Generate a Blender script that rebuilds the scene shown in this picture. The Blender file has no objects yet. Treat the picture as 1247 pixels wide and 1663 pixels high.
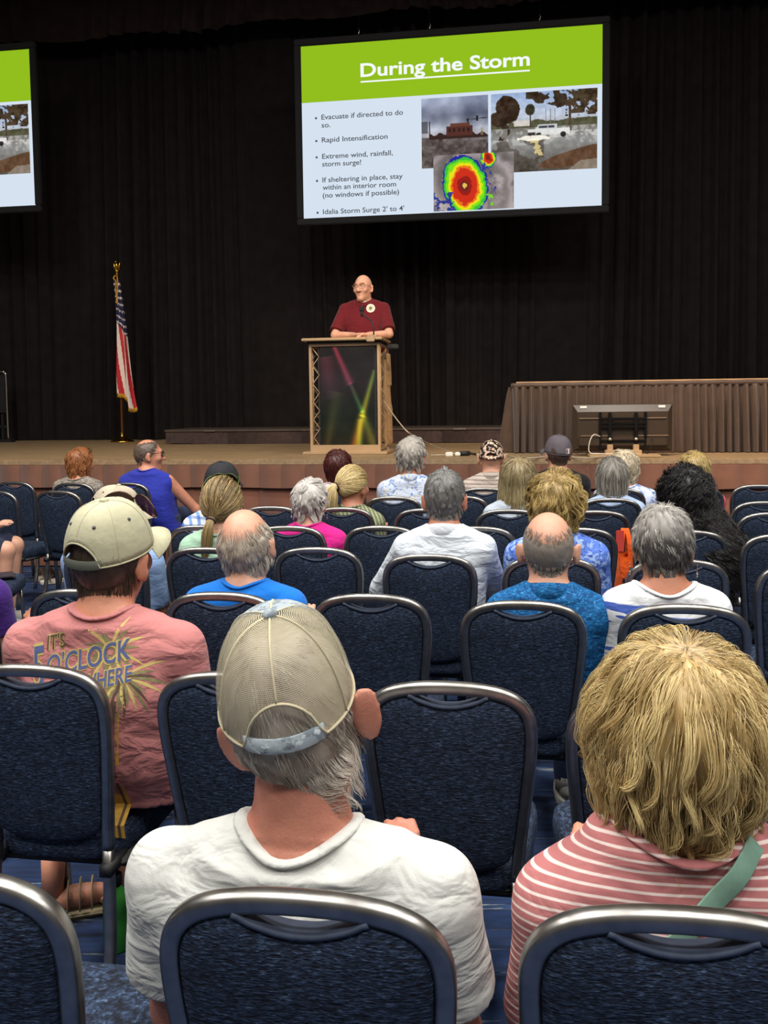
import bpy, bmesh, math, random
import numpy as np
from mathutils import Vector, Matrix
from mathutils.bvhtree import BVHTree

random.seed(7)
rng = np.random.default_rng(11)
SC = bpy.context.scene
COL = SC.collection
PI = math.pi

# ---------------------------------------------------------------- camera
FP, PITCH, ROLL, EYE = 1400.0, math.radians(4.0), 0.012, 1.565
CX, CY = 623.5, 752.9                       # principal point, in pixels of the 1247 x 1663 frame
_d = np.array([0, math.cos(PITCH), -math.sin(PITCH)])
_r0 = np.array([1.0, 0, 0]); _u0 = np.array([0, math.sin(PITCH), math.cos(PITCH)])
_r = _r0 * math.cos(ROLL) - _u0 * math.sin(ROLL)
_u = _u0 * math.cos(ROLL) + _r0 * math.sin(ROLL)
cam = bpy.data.cameras.new('camera'); camo = bpy.data.objects.new('camera', cam); COL.objects.link(camo)
M4 = Matrix(((_r[0], _u[0], -_d[0], 0), (_r[1], _u[1], -_d[1], 0), (_r[2], _u[2], -_d[2], EYE), (0, 0, 0, 1)))
camo.matrix_world = M4
cam.sensor_width = 36; cam.sensor_fit = 'AUTO'; cam.lens = FP / 1663 * 36
cam.shift_y = (CY - 831.5) / 1663
cam.clip_start = .05
SC.camera = camo
# ---------------------------------------------------------------- exposure, world, lights
SC.view_settings.view_transform = 'Standard'; SC.view_settings.look = 'None'
SC.view_settings.gamma = 1; SC.view_settings.use_curve_mapping = False
SC.view_settings.exposure = 0.0
W = bpy.data.worlds.new('hall_air'); SC.world = W; W.use_nodes = True
W.node_tree.nodes['Background'].inputs[0].default_value = (1, .96, .92, 1)
W.node_tree.nodes['Background'].inputs[1].default_value = .015
TH = math.radians(8.5)                      # the stage is turned a little against the camera
E3 = np.array([math.cos(TH), -math.sin(TH), 0]); N3 = np.array([math.sin(TH), math.cos(TH), 0])
ROOM_H = 7.6
def SP(u, s, z): return E3 * u + N3 * s + np.array([0, 0, z])
def ray(px, py): return _d + _r * ((px - CX) / FP) + _u * (-(py - CY) / FP)
EYEP = np.array([0, 0, EYE])
def pix_z(px, py, z):
    d = ray(px, py); return EYEP + d * ((z - EYE) / d[2])
def pix_s(px, py, s):
    d = ray(px, py); return EYEP + d * (s / d.dot(N3))
def us(p): return p.dot(E3), p.dot(N3)

def light(kind, name, loc, energy, col, **kw):
    l = bpy.data.lights.new(name, kind); l.energy = energy; l.color = col
    for k, v in kw.items():
        if k != 'target': setattr(l, k, v)
    o = bpy.data.objects.new(name, l); COL.objects.link(o); o.location = loc
    if 'target' in kw:
        o.rotation_euler = (Vector(kw['target']) - Vector(loc)).to_track_quat('-Z', 'Y').to_euler()
    return o
for ku in range(4):                         # house lights in the ceiling over the seats
    for ks in range(4):
        light('AREA', 'house_light', tuple(SP(-5.2 + 3.4 * ku, -2.6 + 2.5 * ks, ROOM_H - .12)), 132, (1, .97, .92), shape='DISK', size=.9)
STAGE_H = 1.057
light('SPOT', 'stage_spot', tuple(SP(2.2, 1.2, 7.0)), 1700, (1, .70, .42), spot_size=math.radians(20), spot_blend=.7,
      shadow_soft_size=.09, target=tuple(SP(-.7, 9.1, STAGE_H + 1.1)))
light('SPOT', 'stage_spot', tuple(SP(-.6, 4.6, 7.2)), 1700, (1, .66, .38), spot_size=math.radians(34), spot_blend=.8,
      shadow_soft_size=.1, target=tuple(SP(2.6, 8.8, STAGE_H + .2)))
light('SPOT', 'stage_spot', tuple(SP(-4.6, 2.0, 7.1)), 500, (1, .74, .48), spot_size=math.radians(44), spot_blend=.9,
      shadow_soft_size=.1, target=tuple(SP(-3.2, 9.6, STAGE_H + .3)))

# ---------------------------------------------------------------- helpers
def lin(c):
    c = np.asarray(c, float) / 255.0
    return np.where(c <= .04045, c / 12.92, ((c + .055) / 1.055) ** 2.4)
def L4(c): return tuple(lin(c)) + (1.0,)

class NT:
    def __init__(s, name):
        s.m = bpy.data.materials.new(name); s.m.use_nodes = True; s.t = s.m.node_tree
        s.b = s.t.nodes['Principled BSDF']; s.out = s.t.nodes['Material Output']
    def n(s, typ, **kw):
        x = s.t.nodes.new(typ)
        for k, v in kw.items():
            if isinstance(k, str) and k.startswith('i_'):
                key = k[2:]; key = int(key) if key.isdigit() else key.replace('_', ' ')
                if hasattr(v, 'is_output'): s.t.links.new(v, x.inputs[key])
                else: x.inputs[key].default_value = v
            else: setattr(x, k, v)
        return x
    def link(s, a, b): s.t.links.new(a, b)
    def set(s, **kw):
        for k, v in kw.items():
            key = k.replace('_', ' ')
            if hasattr(v, 'is_output'): s.t.links.new(v, s.b.inputs[key])
            else: s.b.inputs[key].default_value = v
    def coord(s, scale=(1, 1, 1), rot=(0, 0, 0), kind='Object'):
        tc = s.n('ShaderNodeTexCoord'); mp = s.n('ShaderNodeMapping')
        s.link(tc.outputs[kind], mp.inputs[0]); mp.inputs['Scale'].default_value = scale; mp.inputs['Rotation'].default_value = rot
        return mp.outputs[0]
    def noise(s, vec, scale=5, detail=2, rough=.5, dist=0):
        x = s.n('ShaderNodeTexNoise'); s.link(vec, x.inputs['Vector'])
        x.inputs['Scale'].default_value = scale; x.inputs['Detail'].default_value = detail
        x.inputs['Roughness'].default_value = rough; x.inputs['Distortion'].default_value = dist
        return x.outputs['Fac']
    def ramp(s, fac, stops, interp='LINEAR'):
        x = s.n('ShaderNodeValToRGB'); s.link(fac, x.inputs[0]); cr = x.color_ramp; cr.interpolation = interp
        while len(cr.elements) < len(stops): cr.elements.new(.5)
        for e, (p, c) in zip(cr.elements, stops): e.position = p; e.color = c if len(c) == 4 else tuple(c) + (1,)
        return x.outputs[0]
    def math(s, op, a, b=0.0, c=None, clamp=False):
        x = s.n('ShaderNodeMath', operation=op); x.use_clamp = clamp
        for i, v in enumerate((a, b) if c is None else (a, b, c)):
            if hasattr(v, 'is_output'): s.link(v, x.inputs[i])
            else: x.inputs[i].default_value = v
        return x.outputs[0]
    def mix(s, fac, a, b, blend='MIX'):
        x = s.n('ShaderNodeMix', data_type='RGBA', blend_type=blend)
        for i, v in ((0, fac), (6, a), (7, b)):
            if hasattr(v, 'is_output'): s.link(v, x.inputs[i])
            else: x.inputs[i].default_value = v
        return x.outputs[2]
    def bump(s, h, strength=.3, dist=.01):
        x = s.n('ShaderNodeBump'); s.link(h, x.inputs['Height']); x.inputs['Strength'].default_value = strength
        x.inputs['Distance'].default_value = dist; s.link(x.outputs[0], s.b.inputs['Normal'])
    def xyz(s, vec):
        x = s.n('ShaderNodeSeparateXYZ'); s.link(vec, x.inputs[0]); return x.outputs

def mat(name, c, rough=.6, metal=0.0, var=.12, vscale=8, bump=None, spec=.5, stretch=(1, 1, 1)):
    t = NT(name); v = t.coord(stretch); c = lin(c)
    f = t.noise(v, vscale, 3)
    t.set(Base_Color=t.ramp(f, [(.3, tuple(c * (1 - var))), (.7, tuple(np.minimum(c * (1 + var), 1)))]), Roughness=rough, Metallic=metal)
    t.b.inputs['Specular IOR Level'].default_value = spec
    if bump: t.bump(t.noise(v, bump[0], 3), bump[1], bump[2] if len(bump) > 2 else .01)
    return t.m
def emat(name, c, strength=1.0):
    t = NT(name); e = t.n('ShaderNodeEmission'); e.inputs[0].default_value = L4(c); e.inputs[1].default_value = strength
    t.link(e.outputs[0], t.out.inputs[0]); return t.m
def attr_emat(name, strength=1.0):
    t = NT(name); a = t.n('ShaderNodeAttribute', attribute_name='picture'); e = t.n('ShaderNodeEmission')
    t.link(a.outputs['Color'], e.inputs[0]); e.inputs[1].default_value = strength
    t.link(e.outputs[0], t.out.inputs[0]); return t.m
def attr_mat(name, rough=.7, bump=None):
    t = NT(name); a = t.n('ShaderNodeAttribute', attribute_name='picture')
    t.set(Base_Color=a.outputs['Color'], Roughness=rough)
    if bump: t.bump(t.noise(t.coord(), bump[0], 2), bump[1])
    return t.m

def cat_meshes(parts):
    vs, fs, o = [], [], 0
    for v, f in parts:
        vs.append(np.asarray(v, float)); fs += [tuple(int(i) + o for i in q) for q in f]; o += len(v)
    return np.concatenate(vs), fs
def mk(name, v, f, m=None, parent=None, smooth=True, attrs=None, color=None, mats=None, fmat=None, uv=None):
    me = bpy.data.meshes.new(name)
    v = np.ascontiguousarray(v, dtype=np.float32)
    if isinstance(f, np.ndarray):
        k = f.shape[1]; nf = len(f)
        me.vertices.add(len(v)); me.vertices.foreach_set('co', v.ravel())
        me.loops.add(nf * k); me.loops.foreach_set('vertex_index', np.ascontiguousarray(f, dtype=np.int32).ravel())
        me.polygons.add(nf); me.polygons.foreach_set('loop_start', np.arange(0, nf * k, k, dtype=np.int32))
        try: me.polygons.foreach_set('loop_total', np.full(nf, k, dtype=np.int32))
        except Exception: pass
        me.update(calc_edges=True); me.validate()
    else:
        me.from_pydata(v.tolist(), [], [tuple(q) for q in f]); me.update()
    if smooth: me.polygons.foreach_set('use_smooth', np.ones(len(me.polygons), dtype=bool))
    for ms in (mats or ([m] if m else [])): me.materials.append(ms)
    if fmat is not None: me.polygons.foreach_set('material_index', np.asarray(fmat, dtype=np.int32))
    for k, a in (attrs or {}).items():
        at = me.attributes.new(k, 'FLOAT', 'POINT'); at.data.foreach_set('value', np.ascontiguousarray(a, dtype=np.float32))
    if color is not None:
        at = me.attributes.new('picture', 'FLOAT_COLOR', 'POINT')
        c4 = np.ones((len(v), 4), np.float32); c4[:, :3] = color; at.data.foreach_set('color', c4.ravel())
    if uv is not None:
        ul = me.uv_layers.new(name='UVMap'); li = np.zeros(len(me.loops), dtype=np.int32); me.loops.foreach_get('vertex_index', li)
        ul.data.foreach_set('uv', np.ascontiguousarray(np.asarray(uv)[li], dtype=np.float32).ravel())
    o = bpy.data.objects.new(name, me); COL.objects.link(o)
    if parent is not None: o.parent = parent
    return o
def tag(o, label=None, cat=None, group=None, kind=None):
    if label: o['label'] = label
    if cat: o['category'] = cat
    if group: o['group'] = group
    if kind: o['kind'] = kind
    return o
def empty(name, loc, rz=0, **kw):
    o = bpy.data.objects.new(name, None); COL.objects.link(o); o.location = tuple(loc); o.rotation_euler = (0, 0, rz)
    o.empty_display_size = .1
    return tag(o, **kw)
def copy_tree(o, parent=None):
    c = o.copy(); COL.objects.link(c)
    if parent is not None: c.parent = parent
    for ch in list(o.children): copy_tree(ch, c)
    return c

# mesh pieces -> (verts, faces)
def box(c, s, bev=0.0):
    c = np.asarray(c, float); h = np.asarray(s, float) / 2
    if not bev:
        v = np.array([[x, y, z] for x in (-1, 1) for y in (-1, 1) for z in (-1, 1)]) * h + c
        return v, [(0, 1, 3, 2), (4, 6, 7, 5), (0, 4, 5, 1), (2, 3, 7, 6), (0, 2, 6, 4), (1, 5, 7, 3)]
    bm = bmesh.new(); bmesh.ops.create_cube(bm, size=1)
    for q in bm.verts: q.co = Vector(np.array(q.co) * h * 2 + c)
    bmesh.ops.bevel(bm, geom=bm.edges[:], offset=bev, segments=2, affect='EDGES')
    bm.verts.index_update()
    r = (np.array([q.co[:] for q in bm.verts]), [tuple(x.index for x in fc.verts) for fc in bm.faces]); bm.free(); return r
def frames(P, up=None, closed=False):
    P = np.asarray(P, float); n = len(P)
    if closed: T = np.roll(P, -1, 0) - np.roll(P, 1, 0)
    else: T = np.gradient(P, axis=0)
    T /= np.linalg.norm(T, axis=1)[:, None] + 1e-12
    if up is not None:
        A = np.cross(T, np.asarray(up, float)); A /= np.linalg.norm(A, axis=1)[:, None] + 1e-12
        return T, A, np.cross(A, T)
    a = np.cross(T[0], [0, 0, 1.0]);
    if np.linalg.norm(a) < .1: a = np.cross(T[0], [1.0, 0, 0])
    A = np.zeros_like(P); a /= np.linalg.norm(a)
    for i in range(n):
        a = a - T[i] * a.dot(T[i]); a /= np.linalg.norm(a) + 1e-12; A[i] = a
    return T, A, np.cross(A, T)
def sweep(P, prof, up=None, closed=False, scale=None):
    """profile (k,2) swept along P"""
    P = np.asarray(P, float); prof = np.asarray(prof, float); n, k = len(P), len(prof)
    T, A, B = frames(P, up, closed); sc = np.ones(n) if scale is None else np.asarray(scale, float)
    V = P[:, None] + (A[:, None] * prof[None, :, :1] + B[:, None] * prof[None, :, 1:]) * sc[:, None, None]
    V = V.reshape(-1, 3); F = []
    for i in range(n if closed else n - 1):
        j = (i + 1) % n
        for q in range(k):
            r = (q + 1) % k; F.append((i * k + q, i * k + r, j * k + r, j * k + q))
    if not closed: F += [tuple(range(k))[::-1], tuple((n - 1) * k + q for q in range(k))]
    return V, F
def circ(r, k=8, r2=None):
    a = np.arange(k) / k * 2 * PI; return np.stack([np.cos(a) * r, np.sin(a) * (r2 or r)], 1)
def rrect(w, h, r, k=3):
    o = []
    for cx, cy, a0 in ((w / 2 - r, h / 2 - r, 0), (-w / 2 + r, h / 2 - r, 90), (-w / 2 + r, -h / 2 + r, 180), (w / 2 - r, -h / 2 + r, 270)):
        for i in range(k + 1):
            a = math.radians(a0 + 90 * i / k); o.append((cx + r * math.cos(a), cy + r * math.sin(a)))
    return np.array(o)
def tube(P, r, k=8, closed=False):
    sc = None
    if not np.isscalar(r): sc = np.asarray(r, float); r = 1.0
    return sweep(P, circ(r, k), closed=closed, scale=sc)
def lathe(prof, k=24, c=(0, 0, 0)):
    prof = np.asarray(prof, float); n = len(prof); a = np.arange(k) / k * 2 * PI
    V = np.stack([prof[:, None, 0] * np.cos(a), prof[:, None, 0] * np.sin(a), np.repeat(prof[:, 1:2], k, 1)], 2).reshape(-1, 3) + np.asarray(c)
    F = [(i * k + q, i * k + (q + 1) % k, (i + 1) * k + (q + 1) % k, (i + 1) * k + q) for i in range(n - 1) for q in range(k)]
    F += [tuple(range(k))[::-1], tuple((n - 1) * k + q for q in range(k))]
    return V, F
def grid_faces(n, m, wrap=False):
    F = []
    for i in range(n - 1):
        for j in range(m if wrap else m - 1):
            F.append((i * m + j, i * m + (j + 1) % m, (i + 1) * m + (j + 1) % m, (i + 1) * m + j))
    return np.array(F)
def ellipsoid(c, r, R=None, n=12, m=18):
    th = np.linspace(0.02, PI - .02, n); ph = np.arange(m) / m * 2 * PI
    v = np.stack([np.sin(th)[:, None] * np.cos(ph), np.sin(th)[:, None] * np.sin(ph), np.repeat(np.cos(th)[:, None], m, 1)], 2).reshape(-1, 3) * np.asarray(r)
    if R is not None: v = v @ np.asarray(R).T
    f = [tuple(q[::-1]) for q in grid_faces(n, m, True)] + [tuple(range(m)), tuple((n - 1) * m + q for q in range(m))[::-1]]
    return v + np.asarray(c), f
def spline(P, n):
    """Catmull-Rom resample"""
    P = np.asarray(P, float); Q = np.vstack([2 * P[0] - P[1], P, 2 * P[-1] - P[-2]]); out = []
    t = np.linspace(0, len(P) - 1 - 1e-6, n); i = t.astype(int); f = (t - i)[:, None]
    a, b, c, d = Q[i], Q[i + 1], Q[i + 2], Q[i + 3]
    return .5 * (2 * b + (c - a) * f + (2 * a - 5 * b + 4 * c - d) * f ** 2 + (3 * b - a - 3 * c + d) * f ** 3)
def rot(ax, a):
    c, s = math.cos(a), math.sin(a)
    return {'x': np.array([[1, 0, 0], [0, c, -s], [0, s, c]]), 'y': np.array([[c, 0, s], [0, 1, 0], [-s, 0, c]]), 'z': np.array([[c, -s, 0], [s, c, 0], [0, 0, 1]])}[ax]
def text_mesh(body, bold=0.0, shear=0.0, align='LEFT', spacing=1.0, fine=0):
    cu = bpy.data.curves.new('lettering', 'FONT'); cu.body = body; cu.offset = bold; cu.shear = shear; cu.align_x = align
    cu.size = 1; cu.space_character = spacing; cu.resolution_u = 4
    o = bpy.data.objects.new('lettering', cu); COL.objects.link(o)
    dg = bpy.context.evaluated_depsgraph_get(); me = bpy.data.meshes.new_from_object(o.evaluated_get(dg))
    if fine:
        bm = bmesh.new(); bm.from_mesh(me)
        xs = [q.co.x for q in bm.verts]; ys = [q.co.y for q in bm.verts]
        for ax, lo, hi in ((0, min(xs), max(xs)), (1, min(ys), max(ys))):
            for q in np.arange(lo + fine, hi, fine):
                no = (1, 0, 0) if ax == 0 else (0, 1, 0)
                bmesh.ops.bisect_plane(bm, geom=bm.verts[:] + bm.edges[:] + bm.faces[:], plane_co=tuple(np.array(no) * q), plane_no=no)
        bm.to_mesh(me); bm.free()
    v = np.array([q.co[:] for q in me.vertices]).reshape(-1, 3); f = [tuple(p.vertices) for p in me.polygons]
    COL.objects.unlink(o); bpy.data.objects.remove(o); bpy.data.curves.remove(cu); bpy.data.meshes.remove(me)
    return v, f

# ---------------------------------------------------------------- signed-distance bodies -> one continuous surface
class Field:
    def __init__(s, lo, hi, vox):
        s.lo = np.asarray(lo, float); s.v = vox; n = np.ceil((np.asarray(hi) - s.lo) / vox).astype(int) + 1
        s.ax = [s.lo[i] + np.arange(n[i]) * vox for i in range(3)]; s.a = np.full(tuple(n), 1.0, np.float32)
    def block(s, lo, hi):
        sl = []
        for i in range(3):
            a = max(0, int((lo[i] - s.lo[i]) / s.v)); b = min(len(s.ax[i]), int((hi[i] - s.lo[i]) / s.v) + 2); sl.append(slice(a, max(a, b)))
        X, Y, Z = np.meshgrid(*(s.ax[i][sl[i]].astype(np.float32) for i in range(3)), indexing='ij', sparse=True)
        return tuple(sl), X, Y, Z
    def add(s, fn, lo, hi, k=.02, op='u'):
        mg = .05 + k; sl, X, Y, Z = s.block(np.asarray(lo) - mg, np.asarray(hi) + mg)
        if s.a[sl].size == 0: return
        b = fn(X, Y, Z).astype(np.float32); a = s.a[sl]
        if op == 'u':
            h = np.clip(.5 + .5 * (a - b) / k, 0, 1); s.a[sl] = a * (1 - h) + b * h - k * h * (1 - h)
        else:
            b = -b; h = np.clip(.5 - .5 * (a - b) / k, 0, 1); s.a[sl] = a * (1 - h) + b * h + k * h * (1 - h)
    def cone(s, p, q, r1, r2, k=.02, op='u', sc=(1, 1, 1)):
        p = np.asarray(p, float); q = np.asarray(q, float); d = q - p; L = d.dot(d) + 1e-9; sc = np.asarray(sc, float); ds = d / sc; L = ds.dot(ds) + 1e-9
        def fn(X, Y, Z):
            x, y, z = (X - p[0]) / sc[0], (Y - p[1]) / sc[1], (Z - p[2]) / sc[2]
            t = np.clip((x * ds[0] + y * ds[1] + z * ds[2]) / L, 0, 1)
            return np.sqrt((x - t * ds[0]) ** 2 + (y - t * ds[1]) ** 2 + (z - t * ds[2]) ** 2) - (r1 + (r2 - r1) * t)
        r = max(r1, r2) * max(1, sc.max()); s.add(fn, np.minimum(p, q) - r, np.maximum(p, q) + r, k, op)
    def chain(s, pts, rad, k=.02):
        for i in range(len(pts) - 1): s.cone(pts[i], pts[i + 1], rad[i], rad[i + 1], k)
    def ell(s, c, r, R=None, k=.02, op='u'):
        c = np.asarray(c, float); r = np.asarray(r, float); R = np.eye(3) if R is None else R
        def fn(X, Y, Z):
            x, y, z = X - c[0], Y - c[1], Z - c[2]
            q = [(x * R[0, i] + y * R[1, i] + z * R[2, i]) for i in range(3)]
            k0 = np.sqrt(sum((q[i] / r[i]) ** 2 for i in range(3))) + 1e-6; k1 = np.sqrt(sum((q[i] / r[i] ** 2) ** 2 for i in range(3))) + 1e-6
            return k0 * (k0 - 1) / k1
        m = r.max(); s.add(fn, c - m, c + m, k, op)
    def torso(s, zs, cx, cy, hw, hd, p=2.5, k=.03, ext=0.0):
        zs, cx, cy, hw, hd = (np.asarray(q, float) for q in (zs, cx, cy, hw, hd))
        zz = np.linspace(zs[0], zs[-1], 60)
        def sm(v):
            y = np.interp(zz, zs, v); kk = np.hanning(13); kk /= kk.sum(); return np.convolve(np.pad(y, 6, 'edge'), kk, 'valid')
        CXs, CYs, HW, HD = sm(cx), sm(cy), sm(hw) + ext, sm(hd) + ext
        def fn(X, Y, Z):
            a, b, c, d = (np.interp(Z.ravel(), zz, v).reshape(Z.shape) for v in (CXs, CYs, HW, HD))
            q = (np.abs((X - a) / c) ** p + np.abs((Y - b) / d) ** p) ** (1 / p)
            dd = (q - 1) * np.minimum(c, d)
            return np.maximum(dd, np.maximum(zs[0] - ext - Z, Z - zs[-1] - ext) * np.ones_like(dd))
        s.add(fn, (cx.min() - hw.max() - ext, cy.min() - hd.max() - ext, zs[0] - ext), (cx.max() + hw.max() + ext, cy.max() + hd.max() + ext, zs[-1] + ext), k)
    def warp(s, amp, seed, freqs=((9, 5, 14), (5, 12, 22), (16, 9, 7))):
        X, Y, Z = np.meshgrid(*(q.astype(np.float32) for q in s.ax), indexing='ij', sparse=True); r = np.random.default_rng(seed)
        w = 0
        for i, f in enumerate(freqs):
            for sg in (1, -1):
                ph = r.uniform(0, 6.28); g = np.asarray(f) * r.uniform(.7, 1.3, 3) * np.array([sg, 1, 1])
                b = np.sin(X * g[0] * 2.3 + Z * g[2] * 1.2 + Y * g[1] + ph + 1.3 * np.sin(X * 7 + Z * 9 + ph * 2)); w = w + np.abs(b) ** 1.5 * np.sign(b) / (i + 1.5)
        s.a += (amp * w).astype(np.float32)
    def mesh(s):
        a = s.a; ins = a < 0; n = a.shape
        c = np.zeros((n[0] - 1, n[1] - 1, n[2] - 1), np.uint8)
        for dx in (0, 1):
            for dy in (0, 1):
                for dz in (0, 1): c += ins[dx:n[0] - 1 + dx, dy:n[1] - 1 + dy, dz:n[2] - 1 + dz]
        I, J, K = np.nonzero((c > 0) & (c < 8)); idx = np.full(c.shape, -1, np.int32); idx[I, J, K] = np.arange(len(I))
        off = [(x, y, z) for x in (0, 1) for y in (0, 1) for z in (0, 1)]
        val = np.stack([a[I + x, J + y, K + z] for x, y, z in off], 1); ofs = np.array(off, float)
        acc = np.zeros((len(I), 3)); cnt = np.zeros(len(I))
        for p in range(8):
            for q in range(p + 1, 8):
                if np.abs(ofs[p] - ofs[q]).sum() != 1: continue
                va, vb = val[:, p], val[:, q]; mk_ = (va < 0) != (vb < 0); t = np.where(mk_, va / np.where(mk_, va - vb, 1), 0)
                acc += (ofs[p] + (ofs[q] - ofs[p]) * t[:, None]) * mk_[:, None]; cnt += mk_
        V = s.lo + (np.stack([I, J, K], 1) + acc / cnt[:, None]) * s.v
        Q = []
        for axis in range(3):
            b, d = [(1, 2), (2, 0), (0, 1)][axis]
            sa = [slice(None)] * 3; sb = [slice(None)] * 3; sa[axis] = slice(0, -1); sb[axis] = slice(1, None)
            A = ins[tuple(sa)]; B = ins[tuple(sb)]; P = np.stack(np.nonzero(A != B), 1)
            ok = (P[:, b] > 0) & (P[:, d] > 0) & (P[:, b] < n[b] - 1) & (P[:, d] < n[d] - 1); P = P[ok]
            flip = A[P[:, 0], P[:, 1], P[:, 2]]
            eb = np.zeros(3, int); eb[b] = 1; ed = np.zeros(3, int); ed[d] = 1
            q = np.stack([idx[tuple((P - eb - ed).T)], idx[tuple((P - ed).T)], idx[tuple(P.T)], idx[tuple((P - eb).T)]], 1)
            q = np.where(flip[:, None], q, q[:, ::-1]); Q.append(q)
        return V, np.concatenate(Q)
# ---------------------------------------------------------------- materials of the place
def m_carpet():
    t = NT('carpet'); v = t.coord((1, 1, 1), (0, 0, .15)); v2 = t.coord((1.1, 9, 1), (0, 0, .15)); v3 = t.coord((3, 40, 1), (0, 0, .15))
    a = t.noise(v2, 1.6, 4, .6, .4); b = t.noise(v3, 2.2, 4, .65)
    base = t.ramp(a, [(.34, lin((17, 28, 50))), (.46, lin((28, 52, 94))), (.56, lin((21, 36, 64))), (.64, lin((42, 74, 120))), (.75, lin((22, 37, 62)))])
    streak = t.ramp(t.math('MULTIPLY', b, a), [(.33, (0, 0, 0)), (.40, (1, 1, 1))])
    c = t.mix(streak, base, L4((150, 152, 142)))
    t.set(Base_Color=c, Roughness=.95); t.bump(t.noise(v, 260, 2), .5, .006); return t.m
def m_stagefloor():
    t = NT('stage_boards'); v = t.coord((1, 1, 1)); x, y, z = t.xyz(v)
    pl = t.math('FRACT', t.math('MULTIPLY', y, 4.2)); gap = t.math('LESS_THAN', pl, .03)
    n = t.noise(t.coord((1.2, 14, 1)), 3, 5, .6); sp = t.noise(t.coord(), 26, 3, .7)
    c = t.ramp(n, [(.25, lin((104, 84, 60))), (.6, lin((156, 128, 92))), (.8, lin((178, 148, 108)))])
    c = t.mix(t.ramp(sp, [(.66, (0, 0, 0)), (.72, (1, 1, 1))]), c, L4((186, 170, 142)))
    c = t.mix(gap, c, L4((60, 48, 38)))
    t.set(Base_Color=c, Roughness=.55); return t.m
def m_cloth(name, c, var=.2, fine=180, rough=.9, sheen=.2):
    t = NT(name); v = t.coord(); c = np.asarray(lin(c))
    t.set(Base_Color=t.ramp(t.noise(v, 6, 4), [(.3, c * (1 - var)), (.7, np.minimum(c * (1 + var), 1))]), Roughness=rough)
    t.b.inputs['Sheen Weight'].default_value = sheen; t.b.inputs['Specular IOR Level'].default_value = .25
    t.bump(t.noise(v, fine, 2), .25, .004); return t.m
M = {}
M['carpet'] = m_carpet(); M['boards'] = m_stagefloor()
M['curtain'] = m_cloth('curtain_velour', (25, 19, 18), .3, 90, .95, .0)
M['border'] = m_cloth('border_velour', (40, 28, 25), .3, 90, .95, .0)
M['valance'] = m_cloth('brown_valance', (122, 84, 68), .12, 160)
M['skirt2'] = m_cloth('brown_skirt', (128, 85, 68), .12, 160)
M['tskirt'] = m_cloth('taupe_pleated_satin', (78, 61, 50), .12, 240, .45)
M['plaster'] = mat('painted_plaster', (120, 114, 106), .9)
M['ceil'] = mat('pale_ceiling', (190, 186, 178), .95)
M['black'] = mat('matte_black', (20, 20, 21), .6)
M['frameblk'] = mat('black_screen_border', (17, 15, 16), .9)
M['chrome'] = mat('chrome', (190, 186, 180), .22, 1.0, .03)
M['gold'] = mat('polished_brass', (205, 160, 70), .22, 1.0, .06)
M['goldcloth'] = mat('gold_fringe', (205, 150, 40), .7, 0, .25, 60)
M['champ'] = mat('champagne_metal', (186, 156, 120), .42, .3, .05)
M['tvback'] = mat('black_plastic', (62, 50, 38), .34, 0, .08, 30)
M['label'] = mat('white_label', (230, 226, 215), .6)
M['cable'] = mat('pale_cable', (176, 160, 140), .6)
M['wood'] = mat('laminate_top', (186, 150, 112), .45, 0, .12, 6, None, .5, (1, 8, 1))
M['dark_metal'] = mat('dark_metal', (38, 36, 35), .4, .8)

# ---------------------------------------------------------------- room
ROT = -TH
def room_box(name, u, s, z, size, m, label=None):
    v, f = box((0, 0, 0), size); o = mk(name, v, f, m, smooth=False)
    o.location = tuple(SP(u, s, z)); o.rotation_euler = (0, 0, ROT); return tag(o, label, kind='structure')
S_F = us(pix_z(623, 745, STAGE_H))[1]
S_C = us(pix_z(60, 716, STAGE_H))[1]
print('stage front', S_F, 'curtain', S_C)
fl = mk('floor', np.array([SP(u, s, 0) for u, s in ((-12, -6), (12, -6), (12, S_C + 2), (-12, S_C + 2))]), [(0, 1, 2, 3)], M['carpet'], smooth=False)
tag(fl, 'blue streaked hall carpet', kind='structure')
room_box('ceiling', 0, 3.5, ROOM_H + .1, (24, 20, .2), M['ceil'])
room_box('wall_left', -12.1, 3.5, ROOM_H / 2, (.2, 20, ROOM_H), M['plaster'])
room_box('wall_right', 12.1, 3.5, ROOM_H / 2, (.2, 20, ROOM_H), M['plaster'])
room_box('wall_back', 0, -6.1, ROOM_H / 2, (24, .2, ROOM_H), M['plaster'])
room_box('wall_front', 0, S_C + 2.1, ROOM_H / 2, (24, .2, ROOM_H), M['black'])

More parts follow.
